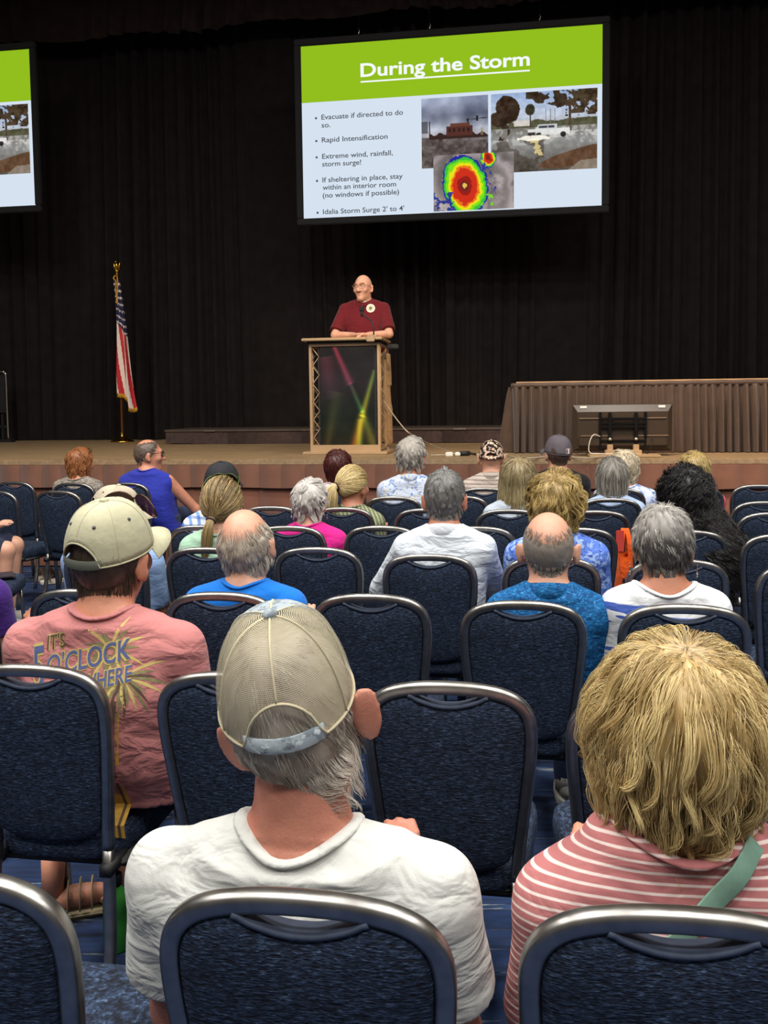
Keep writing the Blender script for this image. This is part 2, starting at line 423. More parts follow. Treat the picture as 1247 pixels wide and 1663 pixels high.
# stage: deck with a nosing and two tiers of brown cloth on its face
DEPTH = S_C + 1.6 - S_F
stg = empty('stage', SP(0, S_F, 0), ROT, kind='structure', label='raised wooden stage with brown cloth front')
mk('stage_deck', *box((0, DEPTH / 2, STAGE_H - .06), (23.6, DEPTH, .12)), M['boards'], stg, False)
mk('stage_nosing', *box((0, -.008, STAGE_H - .03), (23.6, .03, .05), .006), mat('worn_nosing', (150, 126, 96), .5, 0, .2, 30), stg, False)
mk('stage_base', *box((0, DEPTH / 2 + .1, (STAGE_H - .12) / 2), (23.4, DEPTH - .2, STAGE_H - .125)), M['black'], stg, False)
def flat_pleats(x0, x1, z0, z1, pitch, dy, wob, seed, y0):
    r = np.random.default_rng(seed); V, F = [], []; x = x0; pts = []
    while x < x1:
        p = pitch * r.uniform(.9, 1.1); pts += [(x, -dy), (x + p * .93, -dy * .35), (x + p * .97, 0.002), (x + p, 0.002)]; x += p
    pts = np.array(pts); zz = np.linspace(z1, z0, 7); n = len(pts)
    for i, z in enumerate(zz):
        t = i / 6; w = wob * t * np.sin(pts[:, 0] * 5.1 + seed) + wob * .5 * t * np.sin(pts[:, 0] * 13 + 2)
        V.append(np.stack([pts[:, 0], y0 + pts[:, 1] - .012 * t + w * .4, z + w * .35 * t], 1))
    return np.concatenate(V), grid_faces(7, n)
v, f = flat_pleats(-11.8, 11.8, STAGE_H - .265, STAGE_H - .05, .215, .012, .012, 3, -.03); o = mk('stage_valance', v, f, M['valance'], stg)
v, f = flat_pleats(-11.8, 11.8, .01, STAGE_H - .2, .43, .01, .012, 5, -.005); o = mk('stage_skirt', v, f, M['skirt2'], stg)

# curtains
def folds(u0, u1, z0, z1, s, amp, seed, name, m, hem=0.0, nz=24, per=.24):
    r = np.random.default_rng(seed); u = np.arange(u0, u1, .028); k = len(u); zz = np.linspace(z1, z0, nz); V = []
    ph = np.cumsum(r.uniform(.6, 1.4, k)) * .028 / per * 2 * PI; am = .75 + .5 * np.sin(u * 1.7 + seed) + .35 * np.sin(u * 4.3 + 1)
    for i, z in enumerate(zz):
        t = i / (nz - 1); drift = .10 * t * np.sin(u * .9 + seed)
        y = amp * am * (np.sin(ph) + .45 * np.sin(2.3 * ph + 1) + .5 * np.abs(np.sin(ph * .5)) ** 6) * (.55 + .45 * t) + .05 * np.sin(u * .8)
        V.append(np.stack([u + drift, y, np.full(k, z) + hem * np.sin(u * 3.3) * t], 1))
    o = mk(name, np.concatenate(V), grid_faces(nz, k), m); o.location = tuple(SP(0, s, 0)); o.rotation_euler = (0, 0, ROT); return o
tag(folds(-10.5, 10.5, STAGE_H + .005, ROOM_H - .02, S_C + .16, .085, 4, 'stage_curtain', M['curtain']), 'tall black pleated curtain closing the back of the stage', 'curtain')
zb = pix_s(120, 62, S_C - .35)[2]
tag(folds(-10.5, 10.5, zb, ROOM_H - .02, S_C - .35, .04, 9, 'border_curtain', M['border'], .03, 8, .30), 'dark brown border curtain hanging across the top of the stage', 'curtain')

# low platform in front of the curtain
pr0 = pix_z(273, 721, STAGE_H); ur, sr = us(pr0); rh = pix_s(400, 697, us(pix_z(400, 721, STAGE_H))[1])[2] - STAGE_H
sr = us(pix_z(400, 721, STAGE_H))[1]; rd = min(1.0, S_C - .12 - sr)
pl = empty('stage_riser', SP(ur, sr, STAGE_H), ROT, label='low dark stage riser along the foot of the black curtain', cat='riser')
mk('riser_top', *box((3.6, rd / 2, rh - .015), (7.2, rd, .03), .004), mat('riser_edge', (70, 58, 50), .5), pl, False)
v, f = flat_pleats(0.01, 7.19, 0.004, rh - .03, .9, .006, .02, 8, .02); mk('riser_skirt', v, f, mat('riser_cloth', (62, 46, 42), .9, 0, .25, 20), pl)
mk('riser_core', *box((3.6, rd / 2 + .05, rh / 2 - .02), (7.1, rd - .12, rh - .05)), M['black'], pl, False)
for x in (.62, 2.05, 3.9, 5.6): mk('riser_clip', *box((x, -.004, rh - .018), (.16, .012, .018), .003), M['chrome'], pl, False)

# ---------------------------------------------------------------- projection screens with the slide
def vnoise(h, w, cell, r):
    gh, gw = int(h / cell) + 3, int(w / cell) + 3; g = r.random((gh, gw)); y = np.arange(h) / cell; x = np.arange(w) / cell
    i, j = y.astype(int), x.astype(int); fy, fx = (y - i)[:, None], (x - j)[None]; fy = fy * fy * (3 - 2 * fy); fx = fx * fx * (3 - 2 * fx)
    a, b, c, d = g[i][:, j], g[i][:, j + 1], g[i + 1][:, j], g[i + 1][:, j + 1]
    return (a * (1 - fx) + b * fx) * (1 - fy) + (c * (1 - fx) + d * fx) * fy
def fbm(h, w, cell, r, o=4): return sum(vnoise(h, w, max(1.01, cell / 2 ** k), r) * .5 ** k for k in range(o)) / sum(.5 ** k for k in range(o))
def paint(img, mask, c, a=1.0): img[:] = np.where(mask[..., None], img * (1 - a) + np.asarray(c, float) * a, img)
def lerp3(t, stops):
    xs = [q[0] for q in stops]; return np.stack([np.interp(t, xs, [q[1][k] for q in stops]) for k in range(3)], -1)
def pic_street():
    h, w = 130, 120; r = np.random.default_rng(5); y, x = np.mgrid[0:h, 0:w]; u, v = x / w, y / h
    img = lerp3(v, [(0, (150, 160, 185)), (.25, (125, 130, 150)), (.45, (190, 196, 210)), (.55, (165, 160, 165))]).astype(float)
    c = fbm(h, w, 42, r, 4); c = c[:, ::1]; img += (c[..., None] - .5) * 150 * (v[..., None] < .56)
    paint(img, v > .56, (92, 82, 80)); rip = fbm(h, w * 3, 18, r, 4)[:, ::3]; rip = fbm(h, w, 7, r, 3)
    img += ((rip[..., None] - .5) * 90) * (v[..., None] > .56); paint(img, (v > .58) & (v < .63) & (u > .6), (160, 160, 165), .35)
    edge = .505 + .05 * np.abs(u - .45) + .02 * np.sin(u * 40); paint(img, (v > edge) & (v < .585) & (u > .12) & (u < .98), (58, 40, 36))
    paint(img, (v > .41) & (v < .55) & (u > .37) & (u < .76), (86, 50, 42)); paint(img, (v > .37) & (v < .42) & (u > .43) & (u < .72), (104, 62, 50))
    for k in range(5): paint(img, (v > .44) & (v < .50) & (np.abs(u - .42 - k * .07) < .018), (50, 34, 34))
    paint(img, (np.abs(u - .045) < .05) & (v > .33) & (v < .5), (64, 62, 66), .7); paint(img, (np.abs(u - .12) < .008) & (v > .33) & (v < .6), (50, 44, 44))
    paint(img, (np.abs(v - (.335 - .06 * (u - .66))) < .006) & (u > .66), (54, 50, 54)); paint(img, (np.abs(u - .69) < .014) & (v > .31) & (v < .37), (40, 40, 42)); paint(img, (np.abs(u - .83) < .014) & (v > .28) & (v < .36), (40, 40, 42))
    paint(img, (np.abs(u - .9) < .02) & (v > .45) & (v < .56), (150, 140, 110), .6)
    return img
def pic_flood():
    h, w = 130, 168; r = np.random.default_rng(8); y, x = np.mgrid[0:h, 0:w]; u, v = x / w, y / h
    img = lerp3(v, [(0, (150, 172, 210)), (.3, (196, 206, 222)), (.42, (170, 170, 170)), (.43, (120, 116, 108)), (.6, (150, 150, 148)), (1, (84, 78, 72))]).astype(float)
    n = fbm(h, w, 16, r, 4); n2 = fbm(h, w, 6, r, 3)
    paint(img, (v < .44) & (v > .30 + .12 * n), (84, 84, 62)); paint(img, (np.abs(u - .3) < .08) & (v > .35) & (v < .42), (206, 200, 190))
    paint(img, (v < .34 - .1 * np.abs(u - .75)) & (u > .33) & (n + .45 * (u - .6) - v * .5 > .42), (58, 46, 34)); paint(img, (u > .7) & (v < .3) & (n2 > .46), (72, 58, 40))
    paint(img, ((u - .16) / .11) ** 2 + ((v - .2) / .16) ** 2 < .6 + n, (56, 42, 30)); paint(img, ((u - .05) / .06) ** 2 + ((v - .32) / .09) ** 2 < .6 + n, (60, 46, 34)); paint(img, (np.abs(u - .13 - .02 * np.sin(v * 30)) < .035) & (v > .2) & (v < .62), (52, 40, 32))
    paint(img, ((u - .37) / .045) ** 2 + ((v - .22) / .07) ** 2 < .8 + .5 * n, (62, 58, 44)); paint(img, (np.abs(u - .372) < .006) & (v > .25) & (v < .44), (60, 50, 42)); paint(img, (np.abs(u - .74) < .012) & (v > .1) & (v < .52), (74, 60, 48))
    for k in (.52, .56, .6): paint(img, (np.abs(u - k) < .003) & (v > .22) & (v < .4), (120, 116, 110))
    paint(img, (v > .44) & (n2 > .55) & (v < .66), (190, 190, 186), .5); paint(img, (v > .5) & (v < .58) & (u > .55) & (n > .35), (214, 212, 206), .7)
    paint(img, (v > .6) & (u < .5) & (n > .5), (70, 62, 54), .6)
    # pickup in the water
    t = (u > .35) & (u < .74) & (v > .465) & (v < .545); paint(img, t, (222, 222, 220)); paint(img, (u > .42 + (.47 - v) * .5) & (u < .62) & (v > .41) & (v <= .47), (210, 212, 212))
    paint(img, (u > .45) & (u < .53) & (v > .425) & (v < .46), (70, 74, 82)); paint(img, (u > .54) & (u < .60) & (v > .425) & (v < .46), (70, 74, 82)); paint(img, (u > .35) & (u < .42) & (v > .50) & (v < .55), (60, 54, 52))
    for k in (.45, .68): paint(img, ((u - k) / .028) ** 2 + ((v - .545) / .035) ** 2 < 1, (50, 46, 46))
    paint(img, (((u - .4) / .16) ** 2 + ((v - .575) / .035) ** 2 < .5 + .8 * n2), (244, 240, 226)); paint(img, (np.abs(u - .42 - .1 * (v - .6)) < .05) & (v > .6) & (v < .8) & (n2 > .5), (226, 206, 140), .8)
    paint(img, (v > .93 - .24 * np.clip((u - .45) / .5, 0, 1) ** .6) & (u > .45) & (v < .94 + .05 * n), (98, 72, 52)); paint(img, (v > .9 - .12 * (u - .7)) & (u > .72) & (u + v > 1.72), (140, 126, 112))
    img += (n2[..., None] - .5) * 40; return img
def pic_radar():
    h, w = 130, 176; r = np.random.default_rng(3); y, x = np.mgrid[0:h, 0:w]; u, v = x / w, y / h
    n = fbm(h, w, 30, r, 5); n3 = fbm(h, w, 9, r, 4); ang = np.arctan2((v - .52) * .74, u - .4); rad = np.hypot((u - .4), (v - .52) * .74)
    sw = .5 + .5 * np.sin(ang * 3 - rad * 26 + n * 7); img = np.stack([70 + 90 * n + 50 * sw, 66 + 84 * n + 46 * sw, 64 + 84 * n + 48 * sw], -1)
    rr = np.hypot((u - .4 - .04 * (v - .5)) / .2, (v - .52) / .40) + (n - .5) * .35 + (n3 - .5) * .22 - .10 * np.cos(ang - 2.2) * 1.2
    r2 = np.hypot((u - .68) / .075, (v - .09) / .13) + (n3 - .5) * .7
    for q in (rr, r2):
        for lim, c in ((1.36, (40, 44, 150)), (1.26, (60, 190, 60)), (1.14, (120, 225, 30)), (1.0, (235, 225, 30)), (.86, (235, 120, 30)), (.76, (206, 50, 30)), (.45, (150, 34, 26)), (.22, (110, 40, 40))):
            paint(img, q < lim, c)
    tail = (n3 > .54) & (np.abs(v - .25 - (u - .62) * 2.3) < .13) & (u > .6) & (u < .78); paint(img, tail, (52, 60, 150)); paint(img, (n3 > .6) & (v > .72) & (v < .93) & (u > .56) & (u < .74), (120, 215, 40))
    paint(img, (n3 > .56) & (v > .66) & (u < .26), (50, 60, 140)); paint(img, rr < .07, (230, 190, 90)); return img
PICS = {'street': pic_street(), 'flood': pic_flood(), 'radar': pic_radar()}
M['slide_green'] = emat('projected_green', (146, 190, 30)); M['slide_white'] = emat('projected_white', (214, 226, 240))
M['slide_letters'] = emat('projected_white_letters', (246, 250, 250)); M['slide_text'] = emat('projected_grey_letters', (78, 84, 92)); M['slide_picture'] = attr_emat('projected_picture')
M['scrfab'] = mat('screen_fabric', (200, 200, 200), .9)
TXT = {}
def screen(label, u, s, z, w, h, bord, rz):
    """centre bottom of the picture at u, s, z"""
    o = empty('projection_screen', SP(u, s, z), rz, label=label, cat='screen', group='screens over the stage')
    fr = cat_meshes([box((0, .03, -bord / 2), (w + 2 * bord, .06, bord), .01), box((0, .03, h + bord / 2), (w + 2 * bord, .06, bord), .01),
                     box((-w / 2 - bord / 2, .03, h / 2), (bord, .06, h), .01), box((w / 2 + bord / 2, .03, h / 2), (bord, .06, h), .01)])
    mk('screen_frame', *fr, M['frameblk'], o, False)
    mk('screen_cloth', *box((0, .04, h / 2), (w, .02, h)), M['scrfab'], o, False)
    def P(uu, vv, k): return np.array([(uu - .5) * w, .028 - .002 * k, (1 - vv) * h])
    def quad(name, a, b, m, k):
        return mk(name, np.array([P(a[0], a[1], k), P(b[0], a[1], k), P(b[0], b[1], k), P(a[0], b[1], k)]), [(0, 3, 2, 1)], m, o, False)
    quad('slide_title_band', (0, 0), (1, .325), M['slide_green'], 0); quad('slide_page', (0, .325), (1, 1), M['slide_white'], 0)
    def letters(name, body, u0, u1, vbase, cap, m, bold, k=3):
        key = (body, bold)
        if key not in TXT: TXT[key] = text_mesh(body, bold)
        v, f = TXT[key]; v = v.copy(); H = .729
        x0, x1 = v[:, 0].min(), v[:, 0].max(); base = P(0, vbase, k)
        q = np.stack([((u0 + (v[:, 0] - x0) / (x1 - x0) * (u1 - u0)) - .5) * w, np.full(len(v), base[1]), base[2] + v[:, 1] / H * cap * h], 1)
        mk(name, q, f, m, o, False)
    letters('slide_title', 'During the Storm', .205, .768, .197, .078, M['slide_letters'], .022)
    quad('slide_title_underline', (.205, .222), (.768, .231), M['slide_letters'], 3)
    for body, u1, vb in (('Evacuate if directed to do', .348, .428), ('so.', .099, .474), ('Rapid Intensification', .295, .560), ('Extreme wind, rainfall,', .312, .655), ('storm surge!', .203, .700),
                         ('If sheltering in place, stay', .345, .792), ('within an interior room', .322, .836), ('(no windows if possible)', .332, .882), ("Idalia Storm Surge 2' to 4'", .349, .978)):
        letters('slide_text_line', body, .068, u1, vb, .030, M['slide_text'], .012)
    for vb in (.418, .55, .645, .782, .968):
        a = np.arange(10) / 10 * 2 * PI; c = P(.049, vb, 3); mk('slide_bullet', np.stack([c[0] + np.cos(a) * .004 * w, np.full(10, c[1]), c[2] + np.sin(a) * .004 * w], 1), [tuple(range(10))], M['slide_text'], o, False)
    for key, a, b, k in (('street', (.41, .345), (.632, .742), 1), ('flood', (.641, .345), (.985, .79), 1), ('radar', (.449, .672), (.716, .992), 3)):
        im = PICS[key]; hh, ww = im.shape[:2]; ii, jj = np.mgrid[0:hh, 0:ww]
        pu = a[0] + (b[0] - a[0]) * jj / (ww - 1); pv = a[1] + (b[1] - a[1]) * ii / (hh - 1)
        v = np.stack([(pu - .5) * w, np.full(pu.shape, .028 - .002 * k), (1 - pv) * h], -1).reshape(-1, 3)
        mk('slide_picture', v, grid_faces(hh, ww), M['slide_picture'], o, False, color=lin(np.clip(im, 0, 255)).reshape(-1, 3))
    for x in (-.3, -.06, .3):
        mk('hanging_hook', *tube([(x * w, .03, h + bord), (x * w, .03, h + bord + .03), (x * w + .012, .03, h + bord + .055), (x * w, .03, h + bord + .08)], .007, 6), M['chrome'], o)
        mk('hanging_wire', *tube([(x * w, .03, h + bord + .07), (x * w, .03, ROOM_H - z)], .004, 5), M['dark_metal'], o)
    return o
S_S = S_C - 1.3
TL, TR, BR, BL = (pix_s(*p, S_S) for p in ((488, 74), (978, 38), (978, 333), (492, 355)))
uc = np.mean([us(p)[0] for p in (TL, TR, BR, BL)]); wS = np.mean([us(TR)[0] - us(TL)[0], us(BR)[0] - us(BL)[0]])
zb_, zt_ = (BL[2] + BR[2]) / 2, (TL[2] + TR[2]) / 2
print('screen', wS, zt_ - zb_, [us(p)[0] for p in (TL, BL, TR, BR)], [p[2] for p in (TL, TR, BL, BR)])
screen('large projection screen hanging above the lectern, its whole slide in view', uc, S_S, zb_, wS, zt_ - zb_, .085, ROT)
p1, p2 = pix_s(48.5, 78, S_S), pix_s(54, 333, S_S)
ue = (us(p1)[0] + us(p2)[0]) / 2
print('left', ue, p1[2], p2[2])
screen('projection screen at the left edge, cut off by the edge of the photo', ue - wS / 2, S_S, p2[2], wS, p1[2] - p2[2], .085, ROT)

# ---------------------------------------------------------------- flags
def flag(name, label, loc, rz, H, kind):
    o = empty(name, loc, rz, label=label, cat='flag')
    mk('flag_base', *lathe([(.16, 0), (.165, .012), (.15, .025), (.09, .045), (.05, .07), (.032, .09), (.028, .15), (.018, .155)], 28), M['gold'], o)
    mk('flag_pole', *lathe([(.015, .15), (.015, H * .5), (.02, H * .5), (.02, H * .5 + .04), (.014, H * .5 + .04), (.013, H - .2)], 12), mat('flag_pole_wood', (150, 96, 52), .35, .2), o)
    fin = mk('flag_finial', *cat_meshes([lathe([(.014, H - .2), (.03, H - .19), (.03, H - .175), (.012, H - .165), (.03, H - .15), (.034, H - .13), (.012, H - .112)], 14), ellipsoid((0, 0, H - .065), (.024, .03, .055)), ellipsoid((0, -.02, H - .008), (.014, .02, .016)),
          ellipsoid((-.035, .01, H - .07), (.014, .02, .065), rot('y', -.18)), ellipsoid((.035, .01, H - .07), (.014, .02, .065), rot('y', .18))]), M['gold'], o)
    nb, na = 150, 70; b, a = np.mgrid[0:nb, 0:na]; b = b / (nb - 1); a = a / (na - 1)
    L = 1.56 + .26 * np.clip((a - .4) / .3, 0, 1); wid = .085 + .17 * b + .05 * b ** 2
    x = -.05 - .02 * b + .02 * np.sin(b * 5) + wid * a * 1.0 + .015 * np.sin(a * 9 + b * 3) + .02 * b
    y = -.02 + (.012 + .03 * b) * np.sin(a * 13 + b * 1.4) - .03 * np.sin(a * PI)
    z = H - .27 - L * b + .02 * np.sin(a * 12) * b - .05 * (1 - np.abs(2 * a - .2)) * b
    c = np.zeros(x.shape + (3,)); red, wht, blu = lin((190, 30, 42)), lin((236, 220, 204)), lin((34, 34, 74))
    if kind == 'us':
        st = np.floor((a * 6.6 - b * 1.9) % 2); c[:] = np.where(st[..., None] < .9, red, wht)
        can = (b < .44 - .10 * (1 - a)) & ~((a < .14) & (b > .24)); c[can] = blu
        for i in range(9):
            for j in range(6):
                cb, ca = .03 + i * .055, (j + .5 * (i % 2)) / 5.2
                dx, dy = (a - ca) * wid, (b - cb) * 1.7; an = np.arctan2(dx, dy); rs = np.hypot(dx, dy) * .74
                c[(rs < .0145 * (.62 + .38 * np.cos(5 * an))) & can] = wht
    else:
        c[:] = wht; c[np.abs(a - .8 + .5 * (b - .5)) < .13] = red; c[(np.abs(b - .35) < .06) & (a < .6)] = lin((170, 120, 50))
    v = np.stack([x, y, z], -1).reshape(-1, 3); F = grid_faces(nb, na)
    cl = mk('flag_cloth', v, F, attr_mat('printed_flag_cloth', .75, (240, .15)), o, color=c.reshape(-1, 3))
    md = cl.modifiers.new('thickness', 'SOLIDIFY'); md.thickness = .004
    e = v.reshape(nb, na, 3)[-1]; parts = []
    fr = np.stack([e + np.array([0, -.006, .012]), e + np.array([0, -.008, -.045])], 0); fv = np.concatenate([fr[0], fr[1], fr[1] + [0, .014, 0], fr[0] + [0, .014, 0]])
    mk('flag_fringe', fv, grid_faces(4, na, False), M['goldcloth'], o)
    mk('flag_cord', *cat_meshes([tube(spline([(-.01, -.03, H - .2), (-.03, -.05, H - .24), (.01, -.06, H - .3), (.0, -.06, H - .42), (.02, -.06, H - .5)], 20), .009, 6), tube(spline([(.01, -.03, H - .2), (.03, -.05, H - .3), (.012, -.055, H - .55)], 14), .008, 6), lathe([(.006, H - .6), (.018, H - .58), (.012, H - .53), (.004, H - .5)], 8, (.015, -.06, 0))]), M['goldcloth'], o)
    return o
pf = pix_z(199, 718, STAGE_H); topz = pix_s(197, 424, us(pf)[1])[2]
flag('national_flag', 'American flag with gold fringe on a brass-based pole left of the lectern', pf, ROT, topz - STAGE_H, 'us')
pg = pix_s(1262, 690, us(pf)[1] - .6); pg[2] = STAGE_H
flag('state_flag', 'white and red flag at the right edge behind the skirted table', pg, ROT, 2.35, 'fl')

# ---------------------------------------------------------------- lectern
sl = us(pix_z(560, 738, STAGE_H))[1]
uL, uR = us(pix_s(503.5, 700, sl))[0], us(pix_s(618, 700, sl))[0]; lw = uR - uL; zt = pix_s(555, 549, sl)[2] - STAGE_H
print('lectern', lw, zt)
lc = empty('lectern', SP((uL + uR) / 2, sl, STAGE_H), ROT, label='truss-sided lectern with a dark display front showing coloured light beams', cat='lectern')
hx, ld = lw / 2, .46
def post(x, y, z0, z1, s=.028): return box((x, y, (z0 + z1) / 2), (s, s, z1 - z0), .004)
mk('lectern_frame', *cat_meshes([post(sx * (hx - .014), y, .03, zt - .05) for sx in (-1, 1) for y in (.014, ld)] +
   [box((0, .014, zt - .064), (lw, .03, .03), .004), box((0, ld, zt - .064), (lw, .03, .03), .004), box((0, .014, .06), (lw, .03, .07), .004), box((0, ld, .06), (lw, .03, .05), .004)] +
   [box((sx * (hx - .014), ld / 2, z), (.028, ld, .028), .004) for sx in (-1, 1) for z in (.05, zt - .064)]), M['champ'], lc, False)
for sx in (-1, 1):
    zz = np.linspace(.1, zt - .1, 9); P = [(sx * (hx - .014) , (.03 if i % 2 else ld - .03), z) for i, z in enumerate(zz)]
    mk('truss_lacing', *cat_meshes([tube(P, .006, 6), tube([(sx * (hx - .014) + (0), .12, .06), (sx * (hx - .014), .12, zt - .07)], .01, 6)]), M['champ'], lc)
x0, x1 = us(pix_s(519, 650, sl))[0] - (uL + uR) / 2, us(pix_s(608, 650, sl))[0] - (uL + uR) / 2
zp0, zp1 = pix_s(563, 728, sl)[2] - STAGE_H, pix_s(563, 563, sl)[2] - STAGE_H
zz = np.linspace(.08, zt - .09, 12); P = [((-hx + .03 if i % 2 else x0 - .006), .03, z) for i, z in enumerate(zz)]
mk('front_lacing', *tube(P, .006, 6), M['champ'], lc)
mk('display_bezel', *cat_meshes([box(((x0 + x1) / 2, .05, zp0 - .012), (x1 - x0 + .04, .05, .024), .004), box(((x0 + x1) / 2, .05, zp1 + .012), (x1 - x0 + .04, .05, .024), .004), box((x0 - .01, .05, (zp0 + zp1) / 2), (.02, .05, zp1 - zp0), .004), box((x1 + .01, .05, (zp0 + zp1) / 2), (.02, .05, zp1 - zp0), .004), box(((x0 + x1) / 2, .08, (zp0 + zp1) / 2), (x1 - x0 + .03, .02, zp1 - zp0))]), M['black'], lc, False)
hh, ww = 170, 96; jj, ii = np.meshgrid(np.arange(ww) / (ww - 1), np.arange(hh) / (hh - 1))
im = lerp3(ii, [(0, (52, 48, 46)), (.35, (58, 52, 52)), (.7, (40, 44, 38)), (1, (50, 46, 34))]); im = im + (fbm(hh, ww, 30, np.random.default_rng(2), 3)[..., None] - .5) * 14
def beam(p, q, w0, w1, c0, c1, g=1.0):
    d = np.array(q) - p; L = d.dot(d); asp = 1.7; t = ((jj - p[0]) * d[0] + (ii - p[1]) * asp * d[1] * asp) / (d[0] ** 2 + (d[1] * asp) ** 2); tt = np.clip(t, 0, 1)
    dist = np.hypot(jj - p[0] - tt * d[0], (ii - p[1] - tt * d[1]) * asp); wd = w0 + (w1 - w0) * tt; a = np.exp(-(dist / wd) ** 2) * g * ((t > -.02) & (t < 1.02))
    im[:] = im + a[..., None] * (np.asarray(c0) * (1 - tt[..., None]) + np.asarray(c1) * tt[..., None])
beam((.27, 0), (.55, .36), .035, .06, (110, 16, 30), (70, 20, 34)); beam((.55, .36), (.76, .64), .03, .04, (34, 24, 24), (16, 66, 24)); beam((.76, .64), (.98, 1.0), .05, .09, (60, 74, 12), (84, 64, 12), .8)
beam((.99, .24), (.76, .68), .03, .05, (40, 74, 18), (120, 100, 10)); beam((.76, .68), (.62, 1.0), .06, .08, (120, 96, 10), (130, 52, 10)); beam((.72, .72), (.70, 1.0), .05, .05, (90, 80, 10), (60, 130, 20), .7)
beam((.1, 1), (.3, .45), .05, .12, (40, 26, 8), (16, 22, 10), .8); beam((.1, .1), (.2, .5), .15, .15, (40, 10, 14), (10, 4, 8))
v = np.stack([x0 + (x1 - x0) * jj, np.full(jj.shape, .045), zp1 - (zp1 - zp0) * ii], -1).reshape(-1, 3)
mk('display_panel', v, grid_faces(hh, ww), attr_emat('dim_display', .8), lc, False, color=lin(np.clip(im, 0, 255)).reshape(-1, 3))
bx0, bx1 = us(pix_s(492, 548, sl))[0] - (uL + uR) / 2, us(pix_s(622, 548, sl))[0] - (uL + uR) / 2
mk('lectern_top', *box(((bx0 + bx1) / 2, ld / 2, zt - .014), (bx1 - bx0, ld + .16, .028), .006), M['champ'], lc, False)
mk('top_tray', *box((.0, ld / 2, zt - .039), (lw + .02, ld + .06, .022)), M['black'], lc, False)
mk('base_plate', *box((0, ld / 2, .015), (lw + .14, ld + .1, .03), .006), M['champ'], lc, False)
mk('side_bracket', *box((hx + .09, ld * .7, zt - .075), (.12, .08, .05), .008), M['black'], lc, False)
xm = us(pix_s(604, 545, sl))[0] - (uL + uR) / 2
mic = empty('gooseneck_microphone', SP((uL + uR) / 2 + xm, sl + .03, STAGE_H + zt + .001), ROT, label='black gooseneck microphone on a small block on the lectern', cat='microphone')
mk('microphone_base', *cat_meshes([box((0, 0, .012), (.10, .08, .024), .006), box((0, -.124, -.02), (.08, .02, .06), .006), box((0, -.085, .012), (.06, .09, .012), .003)]), mat('pale_block', (170, 140, 108), .5), mic, False)
Pm = spline([(.012, 0, .02), (.012, .0, .1), (-.02, .02, .17), (-.09, .05, .22), (-.115, .05, .265)], 24)
mk('microphone_neck', *tube(Pm, .008, 8), M['black'], mic); mk('microphone_head', *cat_meshes([ellipsoid((-.115, .06, .285), (.024, .034, .036)), tube([(-.11, .05, .215), (-.115, .05, .265)], .015, 8)]), mat('microphone_foam', (30, 28, 28), .9), mic)

# ---------------------------------------------------------------- skirted table
pt = pix_z(838, 735, STAGE_H); ut, st = us(pt); tz = pix_s(850, 620, st)[2] - STAGE_H
ulen = us(pix_s(1300, 700, st))[0] - ut; td = .62
tb = empty('skirted_table', SP(ut, st, STAGE_H), ROT, label='long table in a brown pleated skirt at the right of the stage', cat='table')
print('table', ulen, tz)
mk('table_top', *box((ulen / 2, td / 2 + .01, tz - .015), (ulen, td, .03), .005), M['wood'], tb, False)
per = [(-.02, td + .02), (-.02, -.02), (ulen + .02, -.02), (ulen + .02, td + .02)]
path = []; 
for (a, b) in zip(per[:-1], per[1:]):
    n = int(np.hypot(b[0] - a[0], b[1] - a[1]) / .012); 
    for i in range(n): path.append((a[0] + (b[0] - a[0]) * i / n, a[1] + (b[1] - a[1]) * i / n, *(np.array([(b[1] - a[1]), -(b[0] - a[0])]) / np.hypot(b[0] - a[0], b[1] - a[1]) * -1)))
path = np.array(path); path[:, 2:] *= -1; k = len(path); r = np.random.default_rng(4); ph = np.cumsum(r.uniform(.35, 1.65, k)) * .012 / .082 * 2 * PI; ph2 = np.cumsum(r.uniform(.5, 1.5, k)) * .012 / .045 * 2 * PI
am = .7 + .45 * np.sin(np.arange(k) * .031); rows = []; zz = np.concatenate([np.linspace(tz - .05, tz - .16, 5), np.linspace(tz - .2, .006, 12)])
for z in zz:
    t = (tz - .05 - z) / (tz - .05); off = (.006 * np.sin(ph2) * (1 - t) + (.016 + .060 * t ** .7) * am * np.sin(ph + .5 * t * np.sin(ph * .21))) + .03 + .05 * t
    rows.append(np.stack([path[:, 0] + path[:, 2] * off, path[:, 1] + path[:, 3] * off, np.full(k, z)], 1))
mk('table_skirt', np.concatenate(rows), grid_faces(len(zz), k), M['tskirt'], tb)
rows = [np.stack([path[:, 0] + path[:, 2] * o_, path[:, 1] + path[:, 3] * o_, np.full(k, z) + .002 * np.sin(ph * .3)], 1) for z, o_ in ((tz - .012, .012), (tz - .02, .03), (tz - .055, .032), (tz - .06, .02))]
mk('skirt_band', np.concatenate(rows), grid_faces(4, k), M['tskirt'], tb)
for x in (.2, ulen - .2):
    for y in (.12, td - .1): mk('leg', *tube([(x, y, 0), (x, y, tz - .03)], .015, 8), M['dark_metal'], tb)

# ---------------------------------------------------------------- television seen from behind
pv = pix_z(1010, 741, STAGE_H); sv = us(pv)[1]; uv0, uv1 = us(pix_s(930, 700, sv))[0], us(pix_s(1094, 700, sv))[0]
zv0, zv1 = pix_s(1010, 733, sv)[2] - STAGE_H, pix_s(1010, 656, sv)[2] - STAGE_H; tw = uv1 - uv0; th = zv1 - zv0
print('tv', tw, zv0, zv1)
tv = empty('television', SP((uv0 + uv1) / 2, sv, STAGE_H), ROT, label='large flat television seen from behind on a low stand before the table', cat='television')
zc = (zv0 + zv1) / 2
def tz_(y): return math.cos(0)
